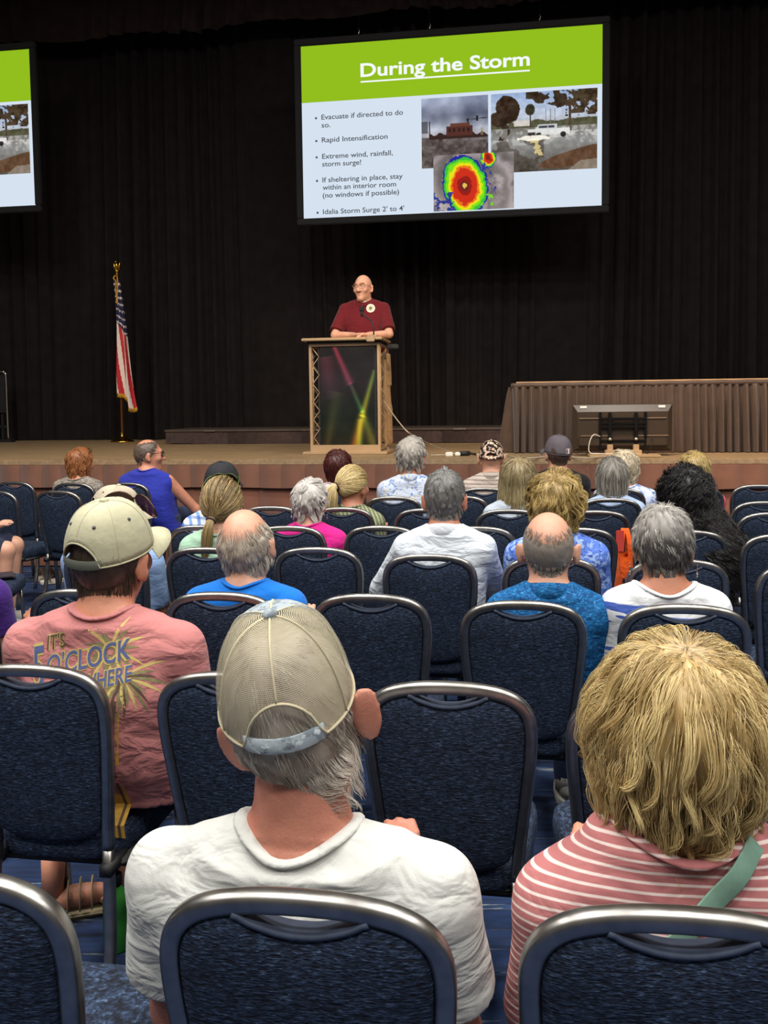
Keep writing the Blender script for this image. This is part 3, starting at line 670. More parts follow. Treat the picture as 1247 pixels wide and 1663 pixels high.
# body: thin panel in front (facing the stage), bevelled back shell towards the seats
def shell(w, h, y0, w2, h2, y1, dz=0):
    a = [(-w / 2, y0, -h / 2), (w / 2, y0, -h / 2), (w / 2, y0, h / 2), (-w / 2, y0, h / 2)]; b = [(-w2 / 2, y1, -h2 / 2 + dz), (w2 / 2, y1, -h2 / 2 + dz), (w2 / 2, y1, h2 / 2 + dz), (-w2 / 2, y1, h2 / 2 + dz)]
    return np.array(a + b) + [0, 0, zc], [(0, 1, 2, 3), (7, 6, 5, 4), (0, 4, 5, 1), (1, 5, 6, 2), (2, 6, 7, 3), (3, 7, 4, 0)]
mk('television_shell', *cat_meshes([box((0, .085, zc), (tw, .03, th), .006), shell(tw - .01, th - .01, .072, tw - .09, th - .10, .03, -.02)]), M['tvback'], tv, False)
mk('television_screen', *box((0, .102, zc), (tw - .03, .006, th - .03)), mat('screen_glass', (10, 10, 12), .15), tv, False)
mk('lower_panel', *box((0, .026, zc - th * .30), (tw - .1, .05, th * .2), .012), M['tvback'], tv, False)
mk('vent_strip', *cat_meshes([box((0, .026, zc + th * .20), (tw - .12, .012, .010)), box((-tw * .26, .026, zc - th * .17), (tw * .32, .02, .010)), box((tw * .30, .026, zc - th * .17), (tw * .30, .02, .010))]), mat('pale_strip', (120, 98, 76), .5), tv, False)
for sx in (-1, 1): mk('label_sticker', *box((sx * tw * .39, .046, zc + th * .44), (.06, .004, .022)), M['label'], tv, False).rotation_euler = (0, 0, 0)
br = cat_meshes([box((sx * .115, .0, zc - .03), (.03, .035, th * .78), .004) for sx in (-1, 1)] + [box((sx * .2, .012, zc - .03), (.022, .03, th * .8), .004) for sx in (-1, 1)] + [box((0, -.002, zc + th * q), (.40, .02, .022), .004) for q in (.19, .10, .02, -.28)])
mk('mount_bracket', *br, M['dark_metal'], tv, False)
for sx in (-1, 1): mk('mount_knob', *cat_meshes([lathe([(.0, -.01), (.022, -.008), (.022, .008), (.008, .012), (.008, .02)], 10)]), M['chrome'], tv).location = (sx * .115, -.02, zc - th * .24)
mk('stand_base', *cat_meshes([box((0, -.02, .012), (.62, .34, .022), .005), box((-.115, -.01, .06), (.05, .06, .10), .004), box((.115, -.01, .06), (.05, .06, .10), .004), box((0, -.02, .035), (.32, .1, .05), .004)]), M['champ'], tv, False)
mk('signal_lead', *tube(spline([(-.2, 0, zc - .08), (-.26, -.03, zc - .06), (-.30, -.05, zc - .13), (-.30, -.06, zc - .22), (-.22, -.07, .03), (-.1, -.1, .03)], 40), .004, 6), mat('white_lead', (225, 215, 200), .5), tv)
mk('power_lead', *tube(spline([(.1, -.01, zc - .24), (.2, -.04, zc - .24), (.25, -.03, zc - .16), (.26, 0, zc - .1)], 24), .004, 6), M['dark_metal'], tv)

# cables on the stage floor
cx0 = pix_s(622, 650, sl + .4); c1 = pix_z(700, 722, STAGE_H + .01); c2 = pix_z(740, 738, STAGE_H + .01)
pts = [cx0, pix_s(648, 686, sl + .35), pix_s(668, 706, sl + .3), c1, c2]
o = mk('microphone_cable', *tube(spline(pts, 40), .007, 6), M['cable']); tag(o, 'pale cable drooping from the lectern down to the stage floor', 'cable')
pb = pix_z(738, 741, STAGE_H); plug = empty('power_plugs', pb, ROT, label='small cluster of pale power plugs lying on the stage edge', cat='plug')
mk('plug_block', *cat_meshes([box((-.05, 0, .02), (.07, .05, .04), .006), box((.03, .03, .02), (.05, .06, .035), .006)]), M['label'], plug, False)
mk('plug_connector', *cat_meshes([tube([(.05, .02, .025), (.14, .05, .025)], .022, 8), tube([(.14, .05, .025), (.2, .06, .015)], .012, 8)]), M['black'], plug)
mk('plug_lead', *cat_meshes([tube(spline([(-.09, 0, .012), (-.16, .03, .01), (-.22, -.02, .01)], 12), .007, 6), tube(spline([(.2, .06, .012), (.35, .09, .01), (.5, .05, .01)], 14), .007, 6)]), M['cable'], plug)
pts = [pix_z(x, y, STAGE_H + .008) for x, y in ((826, 741), (860, 744), (900, 741), (950, 744), (985, 741))]
o = mk('floor_cable', *tube(spline(pts, 40), .007, 6), M['cable']); tag(o, 'thin cable lying along the stage edge towards the television', 'cable')

# handrail of the stage steps at the left edge
ph_ = pix_z(14, 718, STAGE_H); hr = empty('stair_handrail', ph_, ROT, label='black and chrome stair handrail on the stage at the left edge', cat='handrail')
hz = pix_s(14, 603, us(ph_)[1])[2] - STAGE_H
mk('rail_tube', *tube(spline([(0, 0, .02), (0, 0, hz * .5), (0, 0, hz - .08), (-.03, 0, hz - .02), (-.12, 0, hz), (-.9, 0, hz)], 40), .016, 8), M['chrome'], hr)
mk('rail_panel', *cat_meshes([box((-.46, .02, hz * .70), (.86, .02, hz * .5)), box((-.45, 0, hz * .44), (.9, .03, .04)), box((-.45, 0, hz * .22), (.9, .03, .035)), box((-.08, 0, hz * .2), (.03, .03, hz * .4)), box((-.3, 0, .02), (.75, .12, .04))]), M['black'], hr, False)
# ---------------------------------------------------------------- banquet chairs
def m_upholstery():
    t = NT('navy_upholstery'); a = t.noise(t.coord((70, 70, 300)), 1.0, 2, .55, .5); b = t.noise(t.coord((160, 160, 520)), 1.0, 1)
    f = t.math('ADD', t.math('MULTIPLY', a, .72), t.math('MULTIPLY', b, .28)); big = t.noise(t.coord(), 5, 2)
    c = t.ramp(f, [(.38, lin((14, 19, 29))), (.50, lin((31, 42, 62))), (.60, lin((52, 69, 96))), (.72, lin((92, 112, 138)))])
    t.set(Base_Color=t.mix(t.ramp(big, [(.3, (.82, .82, .82)), (.7, (1, 1, 1))]), L4((0, 0, 0)), c), Roughness=.85)
    t.b.inputs['Specular IOR Level'].default_value = .3; t.bump(f, .7, .006); return t.m
def m_brushed():
    t = NT('brushed_metal'); v = t.coord((30, 6, 30)); n = t.noise(v, 1.0, 2)
    t.set(Base_Color=t.ramp(n, [(.3, lin((142, 140, 137))), (.7, lin((164, 161, 157)))]), Metallic=1.0, Roughness=t.math('MULTIPLY_ADD', n, .06, .31))
    return t.m
M['uph'] = m_upholstery(); M['brushed'] = m_brushed(); M['rim'] = mat('dark_blue_piping', (52, 62, 82), .7, 0, .2, 60); M['pan'] = mat('seat_pan', (22, 22, 24), .6)
RAILT = .93
def chair_y(z): return np.interp(z, [.0, .2, .44, .5, .7, .93], [-.27, -.21, -.185, -.192, -.225, -.265])
HALF = np.array([(0, .916), (.05, .9145), (.09, .910), (.125, .902), (.152, .889), (.172, .869), (.183, .843), (.187, .81), (.186, .76), (.181, .70), (.171, .60), (.160, .50), (.155, .43)])
def make_chair():
    o = empty('banquet_chair', (0, 0, 0))
    hf = spline(HALF, 40); pl_ = np.concatenate([hf[::-1] * [-1, 1], hf[1:]])
    P = np.stack([pl_[:, 0], chair_y(pl_[:, 1]), pl_[:, 1]], 1)
    mk('back_frame', *sweep(P, rrect(.030, .030, .009, 2), up=(0, 1, 0)), M['brushed'], o)
    for sx in (-1, 1):
        zz = np.linspace(.435, 0.0, 8); x = .155 + .02 * (1 - zz / .435); mk('leg', *sweep(np.stack([sx * x, chair_y(zz), zz], 1), rrect(.026, .028, .006, 2), up=(0, 1, 0)), M['brushed'], o)
        zz = np.linspace(.37, 0, 5); mk('leg', *sweep(np.stack([np.full(5, sx * .19), .19 + .03 * (1 - zz / .37), zz], 1), rrect(.024, .024, .006, 2), up=(0, 1, 0)), M['brushed'], o)
    # back panel outline, right half from the top notch to the bottom
    NW, ND = .088, .034
    def ztop(x): return np.interp(x, HALF[:6, 0], HALF[:6, 1]) - .013
    xs = np.linspace(0, NW, 12); notch = np.stack([xs, ztop(xs) - ND * np.cos(xs / NW * PI / 2) ** .75], 1)
    inner = hf[(hf[:, 0] > NW + .006) & (hf[:, 1] > .52)]; T = np.gradient(inner, axis=0); T /= np.linalg.norm(T, axis=1)[:, None]; inner = inner + np.stack([T[:, 1], -T[:, 0]], 1) * .014
    bot = spline(np.array([inner[-1], (.139, .485), (.112, .462), (.06, .448), (0, .444)]), 14)[1:]
    half = np.concatenate([notch, inner, bot]); out = np.concatenate([half, (half[::-1] * [-1, 1])[1:-1]])
    c = np.array([0, .66]); k = len(out); V = []; sc = [1, .985, .95, .88, .72, .45, .15]
    for side, pf in ((-1, .020), (1, .034)):
        for q in (sc if side == -1 else sc):
            p = c + (out - c) * q; V.append(np.stack([p[:, 0], chair_y(p[:, 1]) + side * (.008 + pf * (1 - q ** 5) ** .5), p[:, 1]], 1))
    n = len(sc); F = []
    for s_ in (0, 1):
        for i in range(n - 1):
            for j in range(k):
                a, b, d, e = (s_ * n + i) * k + j, (s_ * n + i) * k + (j + 1) % k, (s_ * n + i + 1) * k + (j + 1) % k, (s_ * n + i + 1) * k + j
                F.append((a, b, d, e) if s_ else (a, e, d, b))
        F.append(tuple((s_ * n + n - 1) * k + j for j in range(k))[:: (1 if s_ else -1)])
    for j in range(k): F.append((j, (j + 1) % k, n * k + (j + 1) % k, n * k + j))
    mk('backrest', np.concatenate(V), F, M['uph'], o)
    xs = np.linspace(-NW - .004, NW + .004, 25); zz = ztop(np.abs(xs)) - ND * np.cos(np.clip(np.abs(xs) / NW, 0, 1) * PI / 2) ** .75 + .003
    mk('handle_rim', *sweep(np.stack([xs, chair_y(zz) + 0, zz], 1), rrect(.010, .036, .004, 2), up=(0, 1, 0)), M['rim'], o)
    a = np.linspace(0, 2 * PI, 48, endpoint=False); ca, sa = np.cos(a), np.sin(a)
    ox = np.sign(ca) * np.abs(ca) ** .45; oy = np.sign(sa) * np.abs(sa) ** .45; V = []
    for q, z in ((.93, .385), (.985, .392), (1.0, .41), (1.0, .43), (.985, .447), (.94, .458), (.8, .468), (.5, .474), (.15, .476)):
        y = oy * .215 * q + .03; x = ox * q * (.198 + .027 * (y / .22)); V.append(np.stack([x, y, np.full(48, z)], 1))
    F = [tuple(q) for q in grid_faces(9, 48, True)] + [tuple(range(48))[::-1], tuple(8 * 48 + q for q in range(48))]
    mk('seat', np.concatenate(V), F, M['uph'], o)
    mk('seat_frame', *cat_meshes([box((0, .03, .376), (.38, .38, .02), .006), box((.16, -.17, .385), (.03, .1, .03)), box((-.16, -.17, .385), (.03, .1, .03))]), M['pan'], o)
    return o
CHAIR0 = None; CHAIRS = {}
def chair(key, px, py, label, dyaw=0.0):
    global CHAIR0
    p = pix_z(px, py, RAILT); rz = ROT + dyaw
    if CHAIR0 is None: c = CHAIR0 = make_chair()
    else: c = copy_tree(CHAIR0)
    off = np.array([-.265 * -math.sin(rz), -.265 * math.cos(rz), 0])
    org = p - off; org[2] = 0
    c.location = tuple(org); c.rotation_euler = (0, 0, rz)
    tag(c, label, 'chair', 'navy banquet chairs in rows before the stage'); CHAIRS[key] = (org, rz); return c
R_ = math.radians
chair('A0', -112, 1410, 'navy metal-framed chair cut off at the lower left corner', R_(-1))
chair('A1', 487, 1450, 'large navy chair in front holding the man in white tee')
chair('A2', 1108, 1478, 'navy chair at lower right holding the woman in striped top', R_(1))
chair('B0', 45, 1080, 'navy chair holding the man in the pink printed shirt')
chair('B1', 380, 1092, 'empty navy chair right of the pink shirt, behind the mesh cap')
chair('B2', 727, 1108, 'empty navy chair between the mesh cap man and the curly blonde woman')
chair('B3', 1074, 1126, 'navy chair mostly hidden behind the curly blonde head at lower right')
chair('C0', -98, 966, 'navy chair at the left edge holding the person in purple', R_(-4))
chair('C1', 131, 957, 'empty navy chair just beyond the pink shirt shoulder')
chair('C2', 357, 962, 'navy chair holding the balding man in bright blue tee')
chair('C3', 601, 965, 'empty navy chair right of the man in bright blue tee')
chair('C4', 849, 976, 'navy chair holding the bald man in heather blue shirt')
chair('C5', 1113, 982, 'navy chair holding the grey-haired woman in white top with blue lines')
chair('D0', 168, 890, 'navy chair holding the man in light blue shirt, behind the khaki cap')
chair('D1', 336, 889, 'navy chair holding the ponytailed woman in mint top')
chair('D2', 515, 889, 'empty navy chair right of the balding head with white fringe')
chair('D3', 697, 900, 'navy chair holding the grey-haired man in white shirt')
chair('D4', 895, 904, 'navy chair holding the blonde woman in blue patterned top')
chair('D5', 1101, 908, 'empty navy chair just beyond the short grey-haired woman with earrings')
chair('D6', 1318, 915, 'navy chair at the right edge, nearest of the right-hand column')
chair('E1', 328, 853, 'navy chair holding the person in blue plaid with black cap')
chair('E2', 468, 854, 'navy chair holding the white-haired woman in magenta')
chair('E3', 619, 854, 'empty navy chair behind the woman with blonde ponytail')
chair('E4', 775, 855, 'empty navy chair right of the man in white shirt')
chair('E5', 937, 857, 'empty navy chair with the orange bag hanging on its right side')
chair('E6', 1115, 861, 'navy chair holding the woman with long black curly hair')
chair('E7', 1277, 867, 'navy chair at the right edge, second nearest of the right-hand column')
chair('F0', 440, 822, 'empty navy chair left of the white-haired woman in magenta')
chair('F1', 555, 824, 'navy chair holding the woman with blonde ponytail')
chair('F2', 693, 826, 'empty navy chair left of the grey head in white shirt')
chair('F3', 827, 827, 'navy chair holding the woman with ash blonde bob')
chair('F4', 967, 829, 'empty navy chair behind the woman with straight grey bob')
chair('F5', 1258, 832, 'navy chair at the right edge, third nearest of the right-hand column')
chair('G0', -10, 797, 'navy chair at the left edge with its back cut by the photo edge', R_(-6))
chair('G1', 93, 797, 'empty navy chair in full view left of the khaki caps', R_(-5))
chair('G2', 638, 806, 'navy chair holding the grey-haired man in patterned shirt')
chair('G3', 746, 805, 'empty navy chair right of the man in patterned shirt')
chair('G4', 992, 809, 'navy chair holding the woman with straight grey bob')
chair('G5', 1243, 814, 'navy chair at the right edge, fourth nearest of the right-hand column')
chair('H0', 22, 782, 'empty navy chair in the front row at the left edge', R_(-5))
chair('H1', 118, 784, 'navy chair holding the auburn-haired woman in grey knit', R_(-5))
chair('H2', 206, 784, 'navy chair beside the man in royal blue sleeveless shirt', R_(-5))
chair('H3', 552, 790, 'navy chair holding the woman with dark red hair')
chair('H5', 786, 792, 'navy chair holding the man in patterned skull cap')
chair('H6', 905, 791, 'navy chair hidden behind heads, holding the man in grey cap')
chair('H7', 1003, 793, 'navy chair holding the white-blonde woman in floral blouse')
chair('H8', 1130, 790, 'navy chair hidden behind black curly hair, holding the woman in pink')
chair('H9', 1233, 787, 'empty navy chair at the right end of the front row')
chair('K0', -108, 827, 'navy chair turned sideways at the left edge with a booklet lying on its seat', R_(-70))
# ---------------------------------------------------------------- people
def m_skin(name, c, red=.12):
    t = NT(name); v = t.coord(); c = np.asarray(lin(c)); n = t.noise(v, 14, 4, .6); f = t.noise(v, 160, 3, .6)
    col = t.ramp(n, [(.3, c * [.88, .84, .82]), (.55, c), (.75, np.minimum(c * [1.08, .92, .88], 1))])
    sp = t.ramp(f, [(.60, (0, 0, 0)), (.74, (1, 1, 1))]); col = t.mix(t.math('MULTIPLY', sp, red), col, L4((120, 58, 44)))
    t.set(Base_Color=col, Roughness=.5); t.b.inputs['Subsurface Weight'].default_value = .06; t.b.inputs['Subsurface Radius'].default_value = (.01, .004, .002)
    t.bump(t.noise(v, 220, 3), .22, .004); return t.m
SK = {'tan': m_skin('skin_tan', (190, 128, 100)), 'red': m_skin('skin_sunburnt', (184, 122, 102), .3), 'fair': m_skin('skin_fair', (212, 160, 134)), 'ruddy': m_skin('skin_ruddy', (206, 142, 114)), 'brown': m_skin('skin_brown', (160, 106, 78))}
HM = {}
def m_hair(root, dark, light):
    key = (root, dark, light)
    if key in HM: return HM[key]
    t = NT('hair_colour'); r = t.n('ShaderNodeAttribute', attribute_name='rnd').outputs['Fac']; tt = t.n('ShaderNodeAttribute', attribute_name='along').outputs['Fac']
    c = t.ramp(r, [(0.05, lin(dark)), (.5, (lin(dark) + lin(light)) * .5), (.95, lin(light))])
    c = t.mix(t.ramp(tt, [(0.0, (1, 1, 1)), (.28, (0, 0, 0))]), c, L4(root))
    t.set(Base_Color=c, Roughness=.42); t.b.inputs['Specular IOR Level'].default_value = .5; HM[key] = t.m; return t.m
def sst(x): x = np.clip(x, 0, 1); return x * x * (3 - 2 * x)
CRA = np.array([.078, .098, .103]); HOFF = np.array([0, -.004, .02])
def off_neck(p, r0=.062):
    q = p + HOFF; x, y = q[..., 0], q[..., 1] + .02; d = np.sqrt(x * x + y * y) + 1e-9; k = np.where(q[..., 2] < -.02, np.maximum(1, (r0 + .0 * d) / d), 1.0); w = sst((-.02 - q[..., 2]) / .04); k = 1 + (k - 1) * w
    q = q.copy(); q[..., 0] = x * k; q[..., 1] = y * k - .02; return q
def tubes(P, rad, w, rnd, along):
    """P (N,M,3) strands, rad (N,M,3) outward directions -> mesh arrays of three-sided tubes"""
    N, Mn, _ = P.shape; T = np.gradient(P, axis=1); T /= np.linalg.norm(T, axis=2)[..., None] + 1e-9
    S = np.cross(T, rad); S /= np.linalg.norm(S, axis=2)[..., None] + 1e-9; U = np.cross(S, T)
    tp = (w * np.interp(np.linspace(0, 1, Mn), [0, .1, .7, 1], [.6, 1, .85, .25]))[None, :, None]
    V = np.stack([P + S * tp, P - S * tp, P + U * tp * .9], 2).reshape(-1, 3)
    b = (np.arange(N)[:, None] * Mn + np.arange(Mn - 1)[None]).reshape(-1) * 3; F = []
    for q in range(3):
        r = (q + 1) % 3; F.append(np.stack([b + q, b + r, b + 3 + r, b + 3 + q], 1))
    return V, np.concatenate(F), np.repeat(rnd, Mn * 3), np.tile(np.repeat(along, 3), N)
def f3(phi, v):
    return np.interp(np.abs(phi) / PI, [0, .5, 1], v) if not np.isscalar(v) else np.full(np.shape(phi), float(v))
def hair(o, HX, cols, N=700, w=.0016, line=(136, 108, 60), bald=None, L=(.06, .05, .05), thick=(.016, .012, .018), hang=(112, 105, 60), wave=(.003, 30), tip=0.0, pole=20, drop=(0, 0, 0),
         drift=(0, 0), seed=1, Mn=9, gap=0.0, lift=.0, name='hair', part=0.0, spread=0.0, twirl=0.0, squash=1.0, nape=0.0, soft=(.88, 1.06), ramp=(.0, .05), nr=.062, clump=.45, nc=0):
    r = np.random.default_rng(seed); Hc, Rh, s = HX; pr = R_(pole)
    PO = np.array([0, -math.sin(pr), math.cos(pr)]); BT = np.array([0, -math.cos(pr), -math.sin(pr)]); RT = np.array([1.0, 0, 0])
    def dirs(th, ph): return np.cos(th)[..., None] * PO + np.sin(th)[..., None] * (np.cos(ph)[..., None] * BT + np.sin(ph)[..., None] * RT)
    def rad_of(d): return 1 / np.sqrt(((d / CRA) ** 2).sum(-1))
    def Tk(th, ph): a = np.clip(th / (PI / 2), 0, 1); return thick[2] * (1 - a) + f3(ph, (thick[0], thick[1], thick[2] * .6)) * a
    Rm = .1
    def path(thr, ph, ell, layer, lf):
        h = np.maximum(R_(1) * f3(ph, hang), thr)[:, None]; th = thr[:, None] + ell / Rm; th2 = np.minimum(th, h); dr = (th - th2) * Rm
        # ease over the hang angle
        p2 = np.repeat(ph[:, None], th.shape[1], 1) + twirl * ell
        d = dirs(th2, p2); rr = rad_of(d) + gap + Tk(th2, p2) * layer[:, None] * sst(ell / .035 + lf) + lift * sst(ell / .05) * layer[:, None]
        p = d * rr[..., None]; p[..., 2] -= dr * squash; k = 1 - tip * sst(dr / .12) + spread * dr
        p[..., 0] = p[..., 0] * k + drift[0] * sst(dr / .3); p[..., 1] = p[..., 1] * k + drift[1] * sst(dr / .3); return p, d
    ph = r.uniform(-PI, PI, N * 3); cl = np.cos(R_(1) * f3(ph, line)); thr = np.arccos(r.uniform(0, 1, N * 3) * (1 - cl) + cl); ok = np.ones(len(ph), bool)
    if bald is not None: ok = thr > R_(1) * f3(ph, bald) * r.uniform(soft[0], soft[1], len(ph))
    if part: ok &= ~((np.abs(ph) > 2.75) & (r.random(len(ph)) < .5))
    ph, thr = ph[ok][:N], thr[ok][:N]; n = len(ph)
    tl = np.linspace(0, 1, Mn); ell = f3(ph, L)[:, None] * r.uniform(.7, 1.12, n)[:, None] * tl[None]; lay = r.uniform(.35, 1.08, n)
    P, D = path(thr, ph, ell, lay, .0); S = np.cross(D, np.array([0, 0, 1.0])); S /= np.linalg.norm(S, axis=2)[..., None] + 1e-6
    nc = nc or max(24, n // 22); gi = r.choice(n, nc, replace=False); u0 = dirs(thr, ph); own = np.argmax(u0 @ u0[gi].T, 1)
    phs = 2.2 * np.sin(3.1 * ph + 2 * thr) + 1.7 * np.sin(7.3 * ph + 1.0) + r.normal(0, .2, n) + 2.5 * np.sin(thr * 4 + 2 * np.sin(2 * ph))
    am = wave[0] * sst((ell - ramp[0]) / ramp[1]) * r.uniform(.5, 1.3, n)[:, None]; q = wave[1] * ell * 2 * PI / 1.0
    phs = (1 - clump) * phs + clump * (r.uniform(-PI, PI, nc)[own] + r.normal(0, .25, n)); am = am * (1 + clump * r.uniform(-.3, 1.0, nc)[own][:, None])
    P = P + S * (am * np.sin(q + phs[:, None]))[..., None] + D * (am * .8 * np.cos(q * 1.1 + phs[:, None] * 1.3))[..., None] + r.normal(0, wave[0] * .15 + .0004, (n, 1, 3)) * tl[None, :, None]
    gp_ = r.uniform(-PI, PI, nc); phs0 = phs.copy()
    P = P + (P[gi[own]] - P) * (clump * sst(tl * 1.4))[None, :, None]
    P = off_neck(P, nr)
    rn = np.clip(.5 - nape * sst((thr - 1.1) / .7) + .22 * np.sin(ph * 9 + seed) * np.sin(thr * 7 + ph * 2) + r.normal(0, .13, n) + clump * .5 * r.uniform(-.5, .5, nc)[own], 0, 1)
    V, F, A, B = tubes(P, D, w, rn, tl)
    # the mass of hair beneath the strands
    m, k = 60, 16; gp = (np.arange(m) / m * 2 - 1) * PI; st = R_(1) * (f3(gp, bald) + 4 if bald is not None else np.full(m, 1.5)); en = R_(1) * np.minimum(f3(gp, line), np.maximum(f3(gp, hang), 20) if np.max(drop) > 0 else 999)
    en = np.where(f3(gp, drop) > .002, en, R_(1) * f3(gp, line)); tot = (en - st) * Rm + f3(gp, drop); tot = np.maximum(tot, .003)
    e2 = tot[:, None] * np.linspace(0, 1, k)[None]; h = np.minimum(en, 9)[:, None]; th = st[:, None] + e2 / Rm; th2 = np.minimum(th, h); dr = (th - th2) * Rm; pg = np.repeat(gp[:, None], k, 1)
    d = dirs(th2, pg); edge = np.linspace(0, 1, k)[None]; taper = np.where(f3(gp, drop)[:, None] > .002, 1, 1 - sst((edge - .72) / .28)) * (sst(edge / .2) if bald is not None else 1)
    rr = rad_of(d) + gap + Tk(th2, pg) * .62 * taper * (.04 + .96 * sst(th2 / .85)) + lift * .5 * taper; p = d * rr[..., None]; p[..., 2] -= dr * squash; kk = 1 - tip * sst(dr / .12) + spread * dr; p[..., 0] = p[..., 0] * kk + drift[0] * sst(dr / .3); p[..., 1] = p[..., 1] * kk + drift[1] * sst(dr / .3)
    p += d * (.0035 * (Tk(th2, pg)[..., None] / .02) * (np.sin(pg * 17 + seed) * np.sin(th2 * 9 + pg * 5))[..., None]) * taper[..., None]
    V2 = off_neck(p, nr - .002).reshape(-1, 3); F2 = grid_faces(m, k); wrap = np.array([((m - 1) * k + j, (m - 1) * k + j + 1, j + 1, j) for j in range(k - 1)]); F2 = np.concatenate([F2, wrap])
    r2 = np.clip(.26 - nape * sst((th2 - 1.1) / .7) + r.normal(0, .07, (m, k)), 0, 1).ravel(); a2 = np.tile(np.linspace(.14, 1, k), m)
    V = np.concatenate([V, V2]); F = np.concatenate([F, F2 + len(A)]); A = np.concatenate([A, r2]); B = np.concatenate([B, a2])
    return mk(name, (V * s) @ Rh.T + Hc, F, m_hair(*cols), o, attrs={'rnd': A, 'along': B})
def pony(o, HX, cols, tie, tail, tr, N=700, w=.0016, seed=1, line=(128, 104, 62), Mn=10, tieband=(60, 40, 50)):
    """hair drawn back to a tie (head-frame point), tail = list of head-frame points with radii tr"""
    r = np.random.default_rng(seed); Hc, Rh, s = HX; tie = np.asarray(tie, float)
    def onsk(d, e): d = d / np.linalg.norm(d, axis=-1)[..., None]; return d / np.sqrt(((d / (CRA + e)) ** 2).sum(-1))[..., None] + HOFF
    ph = r.uniform(-PI, PI, N); mx = np.cos(R_(1) * f3(ph, line)); th = np.arccos(r.uniform(0, 1, N) * (1 - mx) + mx)
    d0 = np.stack([np.sin(th) * np.sin(ph), -np.sin(th) * np.cos(ph), np.cos(th)], 1); t = np.linspace(0, 1, Mn); td = (tie - HOFF) / np.linalg.norm(tie - HOFF)
    def route(d0, lay):
        d = d0[:, None] * (1 - t[None, :, None]) + td * t[None, :, None] * 1.02
        e = (.006 + .006 * lay)[:, None] + .004 * np.sin(t * PI)[None]; p = onsk(d, e[..., None]); k = sst((t - .75) / .25)[None, :, None]; return p * (1 - k) + (tie + (p - tie) * .35) * k, d / np.linalg.norm(d, axis=2)[..., None]
    P, D = route(d0, r.uniform(0, 1, N)); rn = np.clip(.40 + .62 * np.sin(ph * 19 + 2 * np.sin(ph * 7)) ** 3 + r.normal(0, .14, N), 0, 1); V, F, A, B = tubes(P, D, w, rn, t)
    gp = np.linspace(-PI, PI, 41); gd = []
    for q in gp: a = R_(float(f3(np.array([q]), line)[0])); gd.append((math.sin(a) * math.sin(q), -math.sin(a) * math.cos(q), math.cos(a)))
    P2, _ = route(np.array(gd), np.full(41, .1)); parts = [(V, F, A, B)]
    parts.append((P2.reshape(-1, 3), grid_faces(41, Mn), np.repeat(np.clip(.4 + .15 * np.sin(gp * 20), 0, 1), Mn), np.tile(np.linspace(.3, 1, Mn), 41)))
    tl = spline(tail, 14); rr = np.interp(np.linspace(0, 1, 14), np.linspace(0, 1, len(tr)), tr); T, Aa, Bb = frames(tl); n2 = N // 2; a = r.uniform(0, 2 * PI, n2); q = np.sqrt(r.uniform(.3, 1, n2))
    rr2 = rr[None] * q[:, None]; P3 = tl[None] + Aa[None] * (np.cos(a)[:, None] * rr2)[..., None] + Bb[None] * (np.sin(a)[:, None] * rr2)[..., None] + (r.normal(0, .004, (n2, 1, 3)) * np.linspace(0, 1, 14)[None, :, None] ** 2)
    D3 = P3 - tl[None]; D3 /= np.linalg.norm(D3, axis=2)[..., None] + 1e-9; V3, F3, A3, B3 = tubes(P3, D3, w, np.clip(r.normal(.55, .25, n2), 0, 1), np.linspace(.4, 1, 14)); parts.append((V3, F3, A3, B3))
    tv_, tf = tube(tl, rr * .85, 10); tf = np.array([x for x in tf if len(x) == 4]); parts.append((tv_, tf, np.clip(.45 + .2 * np.sin(np.arange(len(tv_)) * 2.3), 0, 1), np.full(len(tv_), .8)))
    off = 0; VV, FF, AA, BB = [], [], [], []
    for v, f, a_, b_ in parts: VV.append(v); FF.append(np.asarray(f) + off); AA.append(a_); BB.append(b_); off += len(v)
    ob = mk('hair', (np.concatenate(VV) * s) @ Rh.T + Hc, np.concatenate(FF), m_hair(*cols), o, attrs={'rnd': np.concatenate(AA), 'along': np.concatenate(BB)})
    c = tl[1]; v, f = tube(c + np.stack([Aa[1] * math.cos(x) * rr[1] * 1.1 + Bb[1] * math.sin(x) * rr[1] * 1.1 for x in np.linspace(0, 2 * PI, 16, endpoint=False)]), .005, 6, True)
    mk('hair_tie', (v * s) @ Rh.T + Hc, f, mat('hair_tie', tieband, .8), ob); return ob

